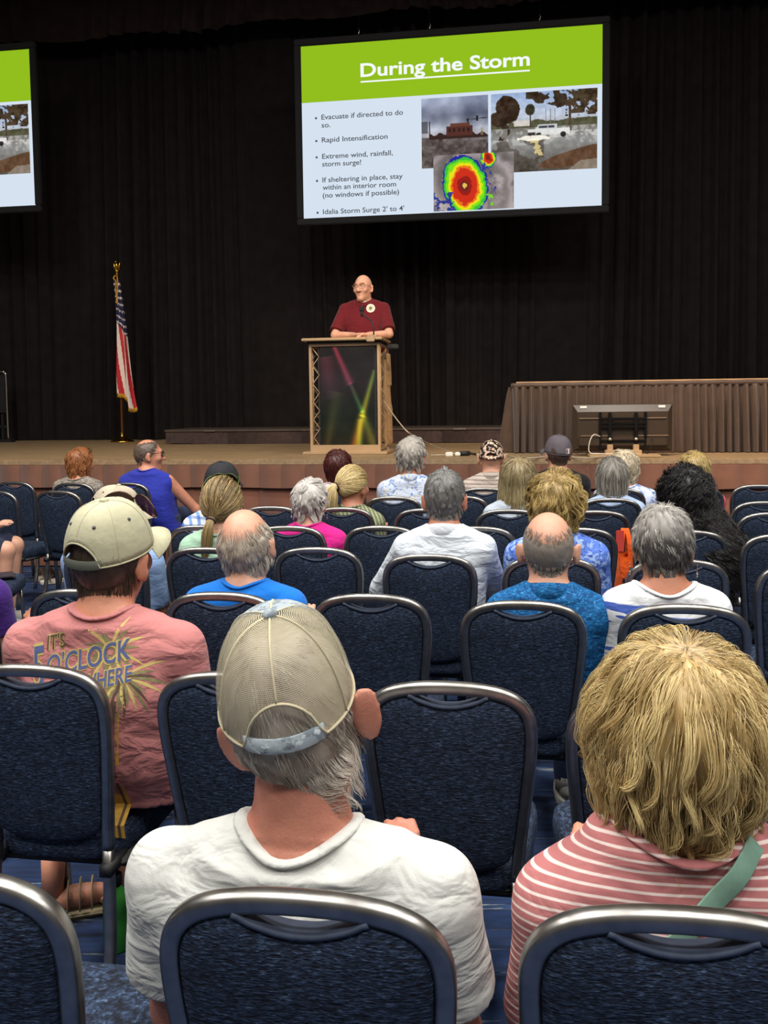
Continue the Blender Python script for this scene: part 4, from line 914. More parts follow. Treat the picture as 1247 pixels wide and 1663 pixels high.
def m_shirt(name, c, var=.06, fine=320, rough=.85, folds_=.12):
    t = NT(name); v = t.coord(); c = np.asarray(lin(c)); n = t.noise(v, 9, 4)
    t.set(Base_Color=t.ramp(n, [(.3, c * (1 - var)), (.7, np.minimum(c * (1 + var), 1))]), Roughness=rough); t.b.inputs['Sheen Weight'].default_value = .1; t.b.inputs['Specular IOR Level'].default_value = .2
    h = t.math('ADD', t.math('MULTIPLY', t.noise(t.coord((6, 6, 12)), 1.6, 3, .5, .6), 1.0), t.math('MULTIPLY', t.noise(v, fine, 2), .02)); t.bump(h, folds_ * 2.2, .05); return t.m
def m_stripes(name, base, stripe, pitch, frac, axis=(0, 0, 1), soft=.03, wob=.0):
    t = NT(name); v = t.coord(); x, y, z = t.xyz(v); f = t.math('ADD', t.math('ADD', t.math('MULTIPLY', x, axis[0]), t.math('MULTIPLY', y, axis[1])), t.math('MULTIPLY', z, axis[2]))
    f = t.math('ADD', f, t.math('MULTIPLY', t.noise(v, 5, 2), wob)); fr = t.math('FRACT', t.math('DIVIDE', f, pitch)); d = t.math('ABSOLUTE', t.math('SUBTRACT', fr, .5))
    k = t.ramp(d, [(max(0, frac / 2 - soft), (1, 1, 1)), (frac / 2 + soft, (0, 0, 0))])
    t.set(Base_Color=t.mix(k, L4(base), L4(stripe)), Roughness=.85); t.b.inputs['Specular IOR Level'].default_value = .2; t.bump(t.noise(t.coord((6, 6, 12)), 1.6, 3, .5, .6), .25, .05); return t.m
def m_blotch(name, base, cols, scale=18, dist=1.2, stretch=(1, 1, 1)):
    t = NT(name); v = t.coord(stretch); c = L4(base)
    for i, (cc, lo) in enumerate(cols):
        n = t.noise(t.coord(tuple(np.array(stretch) * (1 + .17 * i)), (i, 2 * i, .5 * i)), scale * (1 + .2 * i), 3, .55, dist); k = t.ramp(n, [(lo, (0, 0, 0)), (lo + .02, (1, 1, 1))]); c = t.mix(k, c, L4(cc))
    t.set(Base_Color=c, Roughness=.8); t.b.inputs['Specular IOR Level'].default_value = .2; t.bump(t.noise(t.coord((6, 6, 12)), 1.6, 3, .5, .6), .25, .05); return t.m
M['denim'] = m_shirt('denim', (48, 62, 92)); M['khaki'] = m_shirt('khaki_twill', (170, 134, 92)); M['greypants'] = m_shirt('grey_twill', (84, 84, 86)); M['navypants'] = m_shirt('navy_twill', (38, 44, 66))
M['shoe'] = mat('grey_sneaker', (150, 148, 142), .7); M['sole'] = mat('white_sole', (215, 212, 204), .6); M['darkshoe'] = mat('dark_shoe', (48, 42, 40), .6)

PEOPLE = {}
def person(key, label, ch, hx, hy, shirt, skin='ruddy', s=1.05, fwd=.24, bx=None, yaw=0, roll=0, pitch=0, sw=.2, g=1.0, sleeve=.62, vox=.011, neck=(.069, .005), nk=1.0, warp=.0, pants='denim', shoes='shoe',
           collar=None, rib=True, drop=.085, stand=None, elbow=None, dyaw=0.0, lean=0.0, nbz=.118, arm='lap', earout=0.0, earz=0.0, ears_s=1.0, crease=False, sleeve_loose=0.0, shift=0.0, onchair=False, feet=True, ears=True):
    if stand is None:
        org, rz = CHAIRS[ch]; sA = us(org)[1]; Hw = pix_s(hx, hy, sA - .265 + fwd)
        ub = us(pix_s(bx, hy, sA - .265 + fwd))[0] if bx is not None else us(Hw)[0]
        base = SP(ub, sA + .078 + .10 * (g - 1), 0); rz = rz * .5 + ROT * .5 + dyaw; seat = .465
        if onchair:
            rz = CHAIRS[ch][1]; base = org + np.array([-math.sin(rz), math.cos(rz), 0]) * .085; Hw = base + np.array([math.sin(rz), -math.cos(rz), 0]) * .05 + np.array([0, 0, 1.11])
    else:
        base, rz, Hw = stand; seat = None
    o = empty('person', base, rz, label=label, cat='person')
    Rw = rot('z', rz); Hc = Rw.T @ (Hw - base); z0 = 0.0 if stand is None else 0.0
    Rh = rot('z', R_(yaw)) @ rot('y', -R_(roll)) @ rot('x', R_(pitch)); HX = (Hc, Rh, s)
    nb = Hc + np.array([0, -.035, -nbz]) * s + np.array([-math.sin(R_(roll)) * -.05, 0, 0]); nb[0] += shift
    if stand is None:
        hipz = .60; pel = np.array([0.0, -.045, .53]); zb = .502
    else:
        pel = np.array([0.0, -.02, Hc[2] - .80 * s]); hipz = pel[2]; zb = hipz + .15
    zt = nb[2] - .035; zs = zb + (zt - zb) * np.array([0, .2, .4, .65, .82, .92, 1.0])
    t = (zs - zs[0]) / (zs[-1] - zs[0]); cx = pel[0] + (nb[0] - pel[0]) * t ** .8; cy = pel[1] + (nb[1] - pel[1]) * t ** 1.2 - .02 * np.sin(t * PI) * (1 + lean)
    hw = np.array([.18 * g, .172 * g, .170 * g, max(.17, sw - .025), max(.165, sw - .03), sw * .74, .085 * nk]); hd = np.array([.135, .135 * g, .128 * g, .122 * max(1, g * .95), .108, .088, .070 * nk])
    S = [nb + np.array([sx * (sw - .052), -.005, -drop]) for sx in (-1, 1)]
    El, Wr = [], []
    for i, sx in enumerate((-1, 1)):
        e = S[i] + np.array([sx * .022, .07, -.27]) if elbow is None or elbow[i] is None else np.asarray(elbow[i], float)
        w_ = np.array([nb[0] * .3 + sx * .10, .19, .72]) if arm == 'lap' else np.asarray(arm[i], float)
        d = w_ - e; d = d / np.linalg.norm(d) * min(np.linalg.norm(d), .27); El.append(e); Wr.append(e + d)
    if stand is None:
        hips = [np.array([sx * .09, -.0, .600]) for sx in (-1, 1)]; kn = [np.array([sx * .115, .305, .58]) for sx in (-1, 1)]; an = [np.array([sx * .12, .25, .09]) for sx in (-1, 1)]
    else:
        hips = [pel + np.array([sx * .10, 0, -.02]) for sx in (-1, 1)]; kn = [np.array([sx * .15, .01, hipz * .52]) for sx in (-1, 1)]; an = [np.array([sx * .165, -.02, .09]) for sx in (-1, 1)]
    allp = np.array([Hc + [0, 0, .13 * s], Hc - [.12, .15, 0], Hc + [.12, .15, 0]] + S + El + Wr + kn + an + [pel]); lo = allp.min(0) - [.16, .2, .06]; hi = allp.max(0) + [.16, .22, .06]; lo[2] = max(lo[2], .02)
    # ---- body
    B = Field(lo, hi, vox)
    B.torso(zs, cx, cy, hw - .004, hd - .004)
    for i, sx in enumerate((-1, 1)):
        B.cone(nb + [sx * .03, -.005, -.015], S[i], .052, .05, .05); B.chain([S[i], El[i], Wr[i]], [.052 * g ** .4, .043, .028], .02)
        B.chain([hips[i], kn[i], an[i]], [.086, .06, .036], .03)
        d = (Wr[i] - El[i]); d /= np.linalg.norm(d); inw = np.array([-sx, 0, -.15]); inw = inw - d * inw.dot(d); inw /= np.linalg.norm(inw); nrm = np.cross(d, inw)
        pc = Wr[i] + d * .045; B.cone(Wr[i], pc + d * .035, .024, .03, .015, sc=(1.2, 1.2, .75))
        for q, (off, L_) in enumerate(((-.03, .066), (-.01, .078), (.011, .074), (.031, .058))):
            b0 = pc + d * .03 + inw * off * -1 * 1.0; b1 = b0 + d * L_ * .55 - [0, 0, .006]; b2 = b1 + d * L_ * .38 - [0, 0, .022]; B.chain([b0, b1, b2], [.0105, .0095, .008], .004)
        th0 = Wr[i] + d * .02 + inw * .022; B.chain([th0, th0 + d * .035 + inw * .024, th0 + d * .062 + inw * .022], [.013, .0105, .009], .006)
    def hp(*q): return Hc + Rh @ (np.array(q) * s)
    def he(c, r, R=None, k=.015, op='u'): B.ell(hp(*c), np.array(r) * s, Rh if R is None else Rh @ R, k * s, op)
    B.cone(hp(0, -.018, -.05), nb + [0, 0, -.02], .056 * nk * s ** .5, .062 * nk, .03)
    he((0, -.004, .02), (.076, .096, .1)); he((0, .022, -.05), (.06, .072, .072), k=.03); he((0, .068, -.10), (.028, .026, .022), k=.03)
    B.cone(hp(0, .092, .012), hp(0, .116, -.028), .009 * s, .014 * s, .012); he((0, .088, .034), (.05, .014, .012), k=.02)
    for sx in (-1, 1):
        he((sx * .033, .098, .012), (.018, .012, .011), k=.01, op='s'); he((sx * .033, .080, .012), (.014, .014, .012), k=.003); he((sx * .016, .108, -.030), (.011, .010, .008), k=.006); he((sx * .045, .07, -.02), (.022, .02, .02), k=.03)
        if ears:
            Re = rot('z', -sx * (.5 + earout)) @ rot('x', -.15); q = ears_s; he((sx * (.082 + earout * .022), -.012, -.006 + earz), (.0075, .021 * q, .034 * q), Re, .008); he((sx * (.079 + earout * .018), -.002, -.034 * q + earz), (.009, .012 * q, .014 * q), Re, .008); he((sx * (.097 + earout * .022), .004, -.003 + earz), (.008, .011 * q, .020 * q), Re, .004, 's')
    he((0, .086, -.060), (.024, .010, .007), k=.008); he((0, .085, -.070), (.020, .010, .007), k=.008)
    if crease:
        for dz, w_ in ((.032, .055), (.012, .045), (.048, .04)):
            c0 = nb + [.0, .0, dz]; rr = .062 * nk; P_ = [c0 + [rr * math.sin(q), -.001 - rr * math.cos(q) , .004 * math.cos(3 * q)] for q in np.linspace(-w_ / .06, w_ / .06, 9)]
            for i in range(8): B.cone(P_[i], P_[i + 1], .0042, .0042, .008, 's')
    V, F = B.mesh(); mk('body', V, F, SK[skin], o); del B
    # ---- shirt
    if shirt is not None:
        C = Field(lo, hi, vox); C.torso(zs, cx, cy, hw, hd, ext=.012)
        for i, sx in enumerate((-1, 1)):
            C.cone(nb + [sx * .03, -.005, -.015], S[i], .062, .062, .05)
            ax = El[i] - S[i]; Ln = np.linalg.norm(ax); ax = ax / Ln
            if sleeve > 0:
                far = sleeve * Ln if sleeve <= 1 else Ln
                C.cone(S[i], S[i] + ax * (far + .03), .063 * g ** .4, .058 + sleeve_loose, .02)
                cutp, cutd, aa, bb, rad_ = S[i] + ax * far, ax, S[i], El[i] + ax * .1, .10 + sleeve_loose
                if sleeve > 1:
                    C.chain([El[i], Wr[i]], [.056, .042], .02); wd = (Wr[i] - El[i]) / np.linalg.norm(Wr[i] - El[i]); cutp, cutd, aa, bb, rad_ = El[i] + wd * .9 * np.linalg.norm(Wr[i] - El[i]), wd, El[i], Wr[i] + wd * .08, .07
                ab = bb - aa; l2 = ab.dot(ab)
                def fn(X, Y, Z):
                    q = np.clip(((X - aa[0]) * ab[0] + (Y - aa[1]) * ab[1] + (Z - aa[2]) * ab[2]) / l2, 0, 1)
                    dd = np.sqrt((X - aa[0] - q * ab[0]) ** 2 + (Y - aa[1] - q * ab[1]) ** 2 + (Z - aa[2] - q * ab[2]) ** 2) - rad_
                    return np.maximum(-((X - cutp[0]) * cutd[0] + (Y - cutp[1]) * cutd[1] + (Z - cutp[2]) * cutd[2]), dd)
                C.add(fn, np.minimum(aa, bb) - rad_, np.maximum(aa, bb) + rad_, .004, 's')
            else:
                C.cone(S[i] + np.array([sx * .036, .02, -.05]), S[i] + np.array([sx * .06, .0, .09]), .045, .03, .006, 's')
        if warp: C.warp(warp, sum(map(ord, key)))
        C.cone(nb + np.array([0, .003, -neck[1] + .005]), nb + np.array([0, .04, .2]), neck[0] * nk, neck[0] * nk * 1.3, .006, 's', sc=(1, .95, 1))
        V, F = C.mesh(); sh = mk('shirt', V, F, shirt, o); del C
        ca = np.linspace(0, 2 * PI, 40, endpoint=False); cc = nb + np.array([0, .0, 0]); bvh = None
        if rib and collar is None:
            Q = V - cc; rho = np.hypot(Q[:, 0], Q[:, 1]); an_ = np.arctan2(Q[:, 1], Q[:, 0]); R1 = neck[0] * nk; near = (rho < R1 * 1.45) & (rho > R1 * .75) & (Q[:, 2] > -.12); Q, rho, an_ = Q[near], rho[near], an_[near]; pts = []
            for a in ca:
                dd = np.abs((an_ - a + PI) % (2 * PI) - PI); sel = dd < .16
                if not sel.any(): pts.append((R1 * 1.05, pts[-1][1] if pts else 0)); continue
                i = np.argmax(Q[sel, 2] - .35 * np.abs(rho[sel] - R1)); pts.append((rho[sel][i], Q[sel, 2][i]))
            pts = np.array(pts); kk = np.hanning(9); kk /= kk.sum()
            for q in (0, 1): pts[:, q] = np.convolve(np.concatenate([pts[-4:, q], pts[:, q], pts[:4, q]]), kk, 'valid')
            pts = cc + np.stack([np.cos(ca) * (pts[:, 0] + .002), np.sin(ca) * (pts[:, 0] + .002), pts[:, 1] - .002], 1)
            mk('neck_ribbing', *sweep(pts, circ(.012 if vox < .009 else .010, 8, .0055), up=(0, 0, 1), closed=True), shirt, sh)
        if collar is not None:
            R1 = max(neck[0], .069) * nk; rows = []
            for rr, dz in ((R1 * 1.00, .0), (R1 * 1.00, .030), (R1 * 1.05, .037), (R1 * 1.16, .030), (R1 * 1.36, -.012), (R1 * 1.30, -.016), (R1 * 1.08, .018)):
                rows.append(np.stack([cc[0] + np.cos(ca) * rr, cc[1] + np.sin(ca) * rr * .95, nb[2] + .0 + dz - .022 * (1 + np.sin(ca)) * .9 + .0 * ca - (.035 * np.clip(np.sin(ca) - .6, 0, 1))], 1))
            mk('collar', np.concatenate(rows), grid_faces(len(rows), 40, True), collar, sh)
    # ---- trousers and shoes
    if pants:
        T_ = Field(np.array([lo[0], lo[1], .02]), np.array([hi[0], hi[1], hipz + .28]), max(vox, .012)); k = .04
        if stand is not None: T_.torso([hipz - .10, hipz, zb + .05], [pel[0]] * 3, [pel[1]] * 3, [.185 * g, .185 * g, .178 * g], [.14, .14 * g, .132 * g], ext=.02)
        else: T_.torso([zb - .004, zb + .06, zb + .12], [pel[0]] * 3, [pel[1]] * 3, [.176 * g] * 3, [.135] * 3, ext=.006)
        for i in (0, 1):
            T_.chain([hips[i], kn[i], an[i] + [0, 0, .02]], [.092, .070, .054] if stand is None else [.125, .105, .092], .03)
        V, F = T_.mesh(); mk('trousers', V, F, M[pants], o); del T_
    if feet:
        for i, sx in enumerate((-1, 1)):
            a = an[i]; fp = (0, 1) if stand is None else (0, 1)
            up_ = cat_meshes([ellipsoid((a[0], a[1] + .055, .052), (.046, .135, .05)), tube([(a[0], a[1], .05), (a[0], a[1] - .005, .115)], .05, 14)])
            sh_ = mk('shoe', *up_, M[shoes], o); ang = np.linspace(0, 2 * PI, 24, endpoint=False); rows = [np.stack([a[0] + np.cos(ang) * .052 * q, a[1] + .055 + np.sin(ang) * .142 * q, np.full(24, z)], 1) for z, q in ((0.001, .96), (.012, 1), (.03, 1), (.034, .95))]
            mk('sole', np.concatenate(rows), [tuple(x) for x in grid_faces(4, 24, True)] + [tuple(range(24)), tuple(72 + q for q in range(24))], M['sole'], sh_)
    PEOPLE[key] = dict(o=o, HX=HX, nb=nb, S=S, E=El, W=Wr, Hc=Hc, Rh=Rh, s=s); return o, HX

# ---- things worn
def HT(HX, v): Hc, Rh, s = HX; return (np.asarray(v, float) * s) @ Rh.T + Hc
def cap(o, HX, style, m_front, m_back, m_strap, m_brim=None, tilt=8, cz=.02, rad=(.086, .107, .112), brim=True, buttonm=None, opening=(.52, .05), seams=True, brimyaw=0, strap=True, eyelets=False, croll=0):
    Rt = rot('y', R_(croll)) @ rot('z', R_(brimyaw)) @ rot('x', R_(tilt)); c = np.array([0, -.004, cz]); na, ne = 72, 16
    A = np.arange(na + 1) / na * 2 * PI - PI             # 0 = back
    op = opening[1] * np.sqrt(np.clip(1 - (np.abs(A) / opening[0]) ** 2.0, 0, 1)) if opening else np.zeros(na + 1)
    def dome(a, e):                                      # e: 0 rim .. 1 top
        k = np.sin(np.clip(e, 0, 1) * PI / 2); q = np.cos(np.clip(e, 0, 1) * PI / 2) ** .72; bulge = 1 + .012 * np.cos(6 * a) * 0
        return np.stack([np.sin(a) * rad[0] * q * bulge, -np.cos(a) * rad[1] * q * bulge, rad[2] * k ** 1.05], -1)
    e0 = np.arcsin(np.clip(op / rad[2], 0, .9)) / (PI / 2); E = e0[:, None] + (1 - e0[:, None]) * np.linspace(0, 1, ne)[None] ** .9; AA = np.repeat(A[:, None], ne, 1)
    def X(v): return HT(HX, c + v @ Rt.T)
    V = X(dome(AA, np.minimum(E, .995)).reshape(-1, 3)); F = grid_faces(na + 1, ne); mid = np.abs(AA.reshape(-1)[F].mean(1)); uv = np.stack([AA.ravel() / (2 * PI) + .5, E.ravel()], 1)
    if style == 'trucker':
        fr, bk = F[mid > 2.05], F[mid <= 2.05]
    else: fr, bk = None, F
    root = None
    def sub(name, F_, m):
        used = np.unique(F_); mp = np.full(len(V), -1); mp[used] = np.arange(len(used)); ob = mk(name, V[used], mp[F_], m, o if root is None else root, uv=uv[used]); md = ob.modifiers.new('thickness', 'SOLIDIFY'); md.thickness = .0016; md.offset = 0; return ob
    root = sub('cap', bk, m_back)
    if fr is not None: sub('cap_front', fr, m_front)
    sm = m_back if style != 'trucker' else seams if not isinstance(seams, bool) else m_back
    if seams:
        P = []
        for a in (0, PI / 3, -PI / 3, 2 * PI / 3, -2 * PI / 3, PI):
            st = float(np.interp(a, A, e0)); P.append(sweep(X(dome(np.full(18, a), np.linspace(st, .985, 18)) * 1.004), circ(.0019 * HX[2], 6, .0012 * HX[2])))
        edge = X(dome(A, e0) * 1.004); P.append(tube(edge, .0022 * HX[2], 6)); mk('cap_seams', *cat_meshes(P), sm, root)
    mk('cap_button', *ellipsoid(X(np.array([0, 0, rad[2] * 1.015])), np.array([.010, .010, .006]) * HX[2], HX[1] @ Rt), buttonm or m_strap or m_back, root)
    if strap and opening:
        a = np.linspace(-opening[0] * 1.08, opening[0] * 1.08, 18); up = dome(a, np.full(18, .0)); q = np.stack([up * 1.012 + [0, 0, -.004], up * 1.012 + [0, 0, .017], up * .985 + [0, 0, .017], up * .985 + [0, 0, -.004], up * 1.012 + [0, 0, -.004]], 0)
        mk('cap_strap', X(q.reshape(-1, 3)), grid_faces(5, 18), m_strap, root)
    if eyelets:
        P = []
        for a in (.5, -.5, 1.55, -1.55, 2.6, -2.6):
            cpt = dome(np.array([a]), np.array([.52]))[0]; n_ = cpt / np.linalg.norm(cpt); P.append(ellipsoid(X(cpt * 1.006), np.array([.0042, .0042, .0025]) * HX[2], HX[1] @ Rt @ np.array(Vector(n_).to_track_quat('Z', 'Y').to_matrix())))
        mk('cap_eyelets', *cat_meshes(P), mat('eyelet', (60, 62, 60), .5), root)
    if brim:
        u = np.linspace(-1, 1, 21); rows = []
        for q, th in ((0, 0), (.5, 0), (1.0, 0), (1.0, -.003), (.5, -.003), (0, -.003)):
            ang = u * 1.15; x = np.sin(ang) * rad[0] * (1 + .10 * q); y = np.cos(ang) * rad[1] + q * .075 * np.cos(u * 1.45) ** .8; z = .004 - .020 * (x / .09) ** 2 * q - .012 * q + th; rows.append(np.stack([x, y, z], 1))
        mk('cap_brim', X(np.concatenate(rows)), grid_faces(6, 21), m_brim or m_back, root)
    return root, X, dome
def glasses(o, HX, c, tilt, m_lens, m_frame, size=(.026, .019), arms=True, yawg=0, wrap=.02, gs=1.0):
    R = rot('z', R_(yawg)) @ rot('x', R_(tilt)); P = []; L = []
    for sx in (-1, 1):
        a = np.linspace(0, 2 * PI, 24, endpoint=False); ring = np.stack([sx * .034 + np.cos(a) * size[0], -wrap * (sx * .034 + np.cos(a) * size[0]) ** 2 / .0036, np.sin(a) * size[1] - .15 * size[1] * np.cos(a) * sx], 1); P.append(tube(ring, .0022, 6, True))
        k = len(ring); cen = ring.mean(0) + [0, .002, 0]; L.append((np.concatenate([ring, ring - [0, .002, 0], [cen, cen - [0, .002, 0]]]), [(i, (i + 1) % k, 2 * k) for i in range(k)] + [(k + (i + 1) % k, k + i, 2 * k + 1) for i in range(k)]))
        if arms: P.append(tube(spline([(sx * .062, -.004, .008), (sx * .074, -.03, .008), (sx * .079, -.09, .004), (sx * .076, -.115, -.014)], 14), .0022, 6))
    P.append(tube([(-.009, 0, .004), (0, .003, .007), (.009, 0, .004)], .002, 6)); v, f = cat_meshes(P); v = v * gs; L = [(q[0] * gs, q[1]) for q in L]; g_ = mk('glasses_frame', HT(HX, np.asarray(c) + v @ R.T), f, m_frame, o); v, f = cat_meshes(L); mk('glasses_lens', HT(HX, np.asarray(c) + v @ R.T), f, m_lens, g_); return g_
# ---------------------------------------------------------------- the audience
GREY = ((120, 114, 106), (98, 92, 84), (206, 200, 188)); WHITE = ((190, 180, 172), (168, 160, 154), (246, 242, 236))
BLONDE = ((124, 112, 100), (150, 118, 66), (238, 214, 150)); ASH = ((104, 88, 66), (112, 94, 66), (198, 180, 140))
# front row of the photo: man with the mesh-backed cap
tee = m_shirt('white_cotton', (208, 209, 204), .03, 380, .9, .2)
o, HX = person('mesh', 'man in white tee and mesh-backed cap seen from behind, nearest the camera', 'A1', 478, 1155, tee, 'red', s=1.2, fwd=.25, bx=510, roll=17, pitch=12, crease=True, earz=-.016, ears_s=1.06, nbz=.150, sw=.262, g=1.18, sleeve=.66, vox=.0062,
               neck=(.067, .012), nk=1.22, warp=.0018, earout=.6, sleeve_loose=.022, drop=.075)
hair(o, HX, ((150, 140, 128), (120, 108, 94), (222, 214, 202)), N=5200, w=.00050, line=(146, 116, 60), L=(.055, .05, .03), thick=(.010, .007, .002), hang=(150, 108, 60), wave=(.0028, 20), seed=3, Mn=10, lift=.001, nr=.070)
def m_mesh():
    t = NT('cap_netting'); tc = t.n('ShaderNodeTexCoord'); x, y, z = t.xyz(tc.outputs['UV'])
    row = t.math('ABSOLUTE', t.math('SUBTRACT', t.math('FRACT', t.math('MULTIPLY', y, 74)), .5)); sh_ = t.math('MULTIPLY', t.math('FLOOR', t.math('MULTIPLY', y, 74)), .5)
    colm = t.math('ABSOLUTE', t.math('SUBTRACT', t.math('FRACT', t.math('ADD', t.math('MULTIPLY', x, 190), sh_)), .5))
    hole = t.math('MULTIPLY', t.math('LESS_THAN', row, .40), t.math('LESS_THAN', colm, .45)); tr = t.n('ShaderNodeBsdfTransparent'); mx = t.n('ShaderNodeMixShader')
    t.set(Base_Color=L4((202, 192, 164)), Roughness=.7); t.link(hole, mx.inputs[0]); t.link(t.b.outputs[0], mx.inputs[1]); t.link(tr.outputs[0], mx.inputs[2]); t.link(mx.outputs[0], t.out.inputs[0]); return t.m
camo = m_blotch('grey_camouflage', (150, 160, 166), [((120, 130, 138), .52), ((182, 190, 194), .60), ((104, 116, 124), .66)], 46, .2)
beige = mat('beige_binding', (188, 178, 148), .8, 0, .05, 60)
rt, X, dome = cap(o, HX, 'trucker', camo, m_mesh(), camo, camo, tilt=6, cz=.027, croll=11, brimyaw=9, rad=(.0885, .110, .122), seams=beige, opening=(.54, .060))
# crease on the nape
nb = PEOPLE['mesh']['nb']

# woman with curly blonde hair, striped top, green strap
pink = m_stripes('dusty_pink_white_stripes', (178, 112, 112), (226, 206, 200), .0135, .28, (.0, .18, 1), .04, .010)
o, HX = person('curly', 'woman with wavy blonde hair, pink striped top and green strap at lower right', 'A2', 1100, 1192, pink, 'tan', s=1.12, fwd=.25, bx=1100, sw=.226, g=1.12, drop=.138, sleeve=.8, vox=.0068, neck=(.092, .012), warp=.0014, nbz=.104, pitch=-2, roll=-3, sleeve_loose=.01)
hair(o, HX, ((132, 118, 104), (156, 122, 66), (242, 220, 158)), N=12000, w=.00052, line=(140, 116, 66), L=(.118, .116, .12), thick=(.050, .054, .026), hang=(98, 94, 84), wave=(.0135, 13), tip=.26, pole=12, drop=(.022, .03, .0), seed=5, Mn=22, part=0, lift=.003, ramp=(.03, .10), clump=.72, nc=330)
sh = [c for c in o.children if c.name.startswith('shirt')][0]; me = sh.data
bv = BVHTree.FromPolygons([v.co[:] for v in me.vertices], [tuple(p.vertices) for p in me.polygons])
nb = PEOPLE['curly']['nb']; pts = []
for q in np.linspace(-.22, .62, 26):
    x, z = nb[0] + .055 - .30 * q, nb[2] - .035 - .30 * q; h = bv.ray_cast(Vector((x, -1, z)), Vector((0, 1, 0)), 3)
    if h[0] is not None: pts.append(np.array(h[0]) - [0, .011, -.003])
mk('bag_strap', *sweep(spline(np.array(pts)[::3], 30), rrect(.030, .004, .0015, 2), up=(0, 1, .1)), mat('sage_green_webbing', (120, 156, 138), .75, 0, .06, 90), o)

# man in the pink printed shirt and khaki cap
pinkshirt = m_shirt('pink_cotton', (192, 124, 122), .05, 340, .9, .2); khaki = mat('khaki_cotton', (184, 180, 150), .85, 0, .06, 22, (30, .3, .01)); darkst = mat('dark_strap', (70, 74, 64), .7)
o, HX = person('print', 'man in faded pink shirt with a palm print and khaki cap', 'B0', 180, 908, pinkshirt, 'ruddy', s=1.2, fwd=.26, bx=180, sw=.262, g=1.25, sleeve=.8, vox=.0085, neck=(.07, .003), nk=1.12, warp=.0016, roll=-4, pitch=4, sleeve_loose=.012, feet=False, pants='navypants')
hair(o, HX, ((60, 48, 40), (42, 34, 30), (104, 84, 66)), N=5200, w=.00055, line=(146, 112, 60), clump=.1, L=(.035, .03, .03), thick=(.004, .004, .001), hang=(112, 104, 60), wave=(.003, 26), seed=8, lift=.002)
rt, X, dome = cap(o, HX, 'plain', None, khaki, darkst, khaki, tilt=9, cz=.022, rad=(.088, .108, .118), opening=(.60, .055), eyelets=True, buttonm=khaki, brimyaw=-16)
glasses(o, HX, (.012, .100, .116), 25, mat('dark_red_lens', (58, 26, 34), .12, 0, .05), mat('brown_metal_frame', (70, 46, 36), .3, .6), (.030, .021), False, -14, gs=1.22)
# printed lettering and palm laid on the back of the shirt
sh = [c for c in o.children if c.name.startswith('shirt')][0]; me = sh.data
bv = BVHTree.FromPolygons([v.co[:] for v in me.vertices], [tuple(p.vertices) for p in me.polygons]); nb = PEOPLE['print']['nb']
Hw = PEOPLE['print']
def stick(name, V2, F, m, lift_):
    """V2: (x,z) in the shirt's frame; drop outline on the back of the shirt"""
    V = []
    for x, z in V2:
        h = bv.ray_cast(Vector((x, -1, z)), Vector((0, 1, 0)), 3); p = np.array(h[0]) if h[0] is not None else np.array([x, nb[1] - .1, z]); V.append(p - [0, lift_, 0])
    return mk(name, np.array(V), F, m, o, False)
base = np.array(o.location); Rw = rot('z', o.rotation_euler[2])
def loc_xz(px, py):                                      # pixel on the back of the shirt -> (x, z)
    d = ray(px, py); a = Rw.T @ (EYEP - base); dd = Rw.T @ d; h = bv.ray_cast(Vector(a), Vector(dd / np.linalg.norm(dd)), 10); return np.array([h[0][0], h[0][2]]) if h[0] is not None else None
A_ = loc_xz(52, 1092); B_ = loc_xz(216, 1058)
if A_ is None: A_ = nb[[0, 2]] + [-.2, -.2]
if B_ is None: B_ = nb[[0, 2]] + [.06, -.12]
ux = (B_ - A_); LEN = np.linalg.norm(ux); ux /= LEN; uz = np.array([-ux[1], ux[0]])
def word(body, x, y, w_, h_, m, lift_, bold=.0, shear=.25):
    v, f = text_mesh(body, bold, shear, fine=.16); x0, x1 = v[:, 0].min(), v[:, 0].max(); q = (v[:, 0] - x0) / (x1 - x0) * w_ + x; r_ = v[:, 1] / .729 * h_ + y
    return stick('shirt_lettering', A_ + q[:, None] * ux * LEN + r_[:, None] * uz * LEN, f, m, lift_)
yel = mat('print_yellow', (206, 184, 112), .9, 0, .1, 90); blu = mat('print_blue', (88, 98, 148), .9, 0, .12, 90); brn = mat('print_brown', (96, 74, 60), .9, 0, .15, 90); grn = mat('print_green', (136, 130, 90), .9, 0, .25, 60); pur = mat('print_purple', (150, 108, 140), .9)
for b_, ly, mm in ((.055, .0012, yel), (.012, .002, blu)):
    word("IT'S", .19, .17, .21, .13, mm if mm is yel else brn, ly, b_); word("5", .0, -.16, .16, .40, mm, ly, b_); word("O'CLOCK", .17, -.05, .82, .18, mm, ly, b_); word("SOMEWHERE", .12, -.24, .86, .14, mm, ly, b_)
def leaf(c, ang, L_, wd, m, lift_):
    t = np.linspace(0, 1, 8); bend = ang - .5 * t * math.copysign(1, math.cos(ang)); P = c + np.stack([np.cumsum(np.cos(bend)) / 8 * L_, np.cumsum(np.sin(bend)) / 8 * L_], 1); n_ = np.stack([-np.sin(bend), np.cos(bend)], 1); wv = wd * np.sin(t * PI * .94 + .12); V2 = np.concatenate([P + n_ * wv[:, None], P - n_ * wv[:, None]])
    return stick('palm_print', V2, [(i, i + 1, 9 + i, 8 + i) for i in range(7)], m, lift_)
pc = A_ + ux * LEN * .80 + uz * LEN * .04
for i, an in enumerate(np.linspace(-2.6, 3.4, 25)): leaf(pc + [0, .0], an, LEN * (.26 + .08 * math.sin(i * 2.1)), LEN * .015, (grn, yel, grn)[i % 3], .0004)
pc2 = A_ + ux * LEN * .88 - uz * LEN * .20
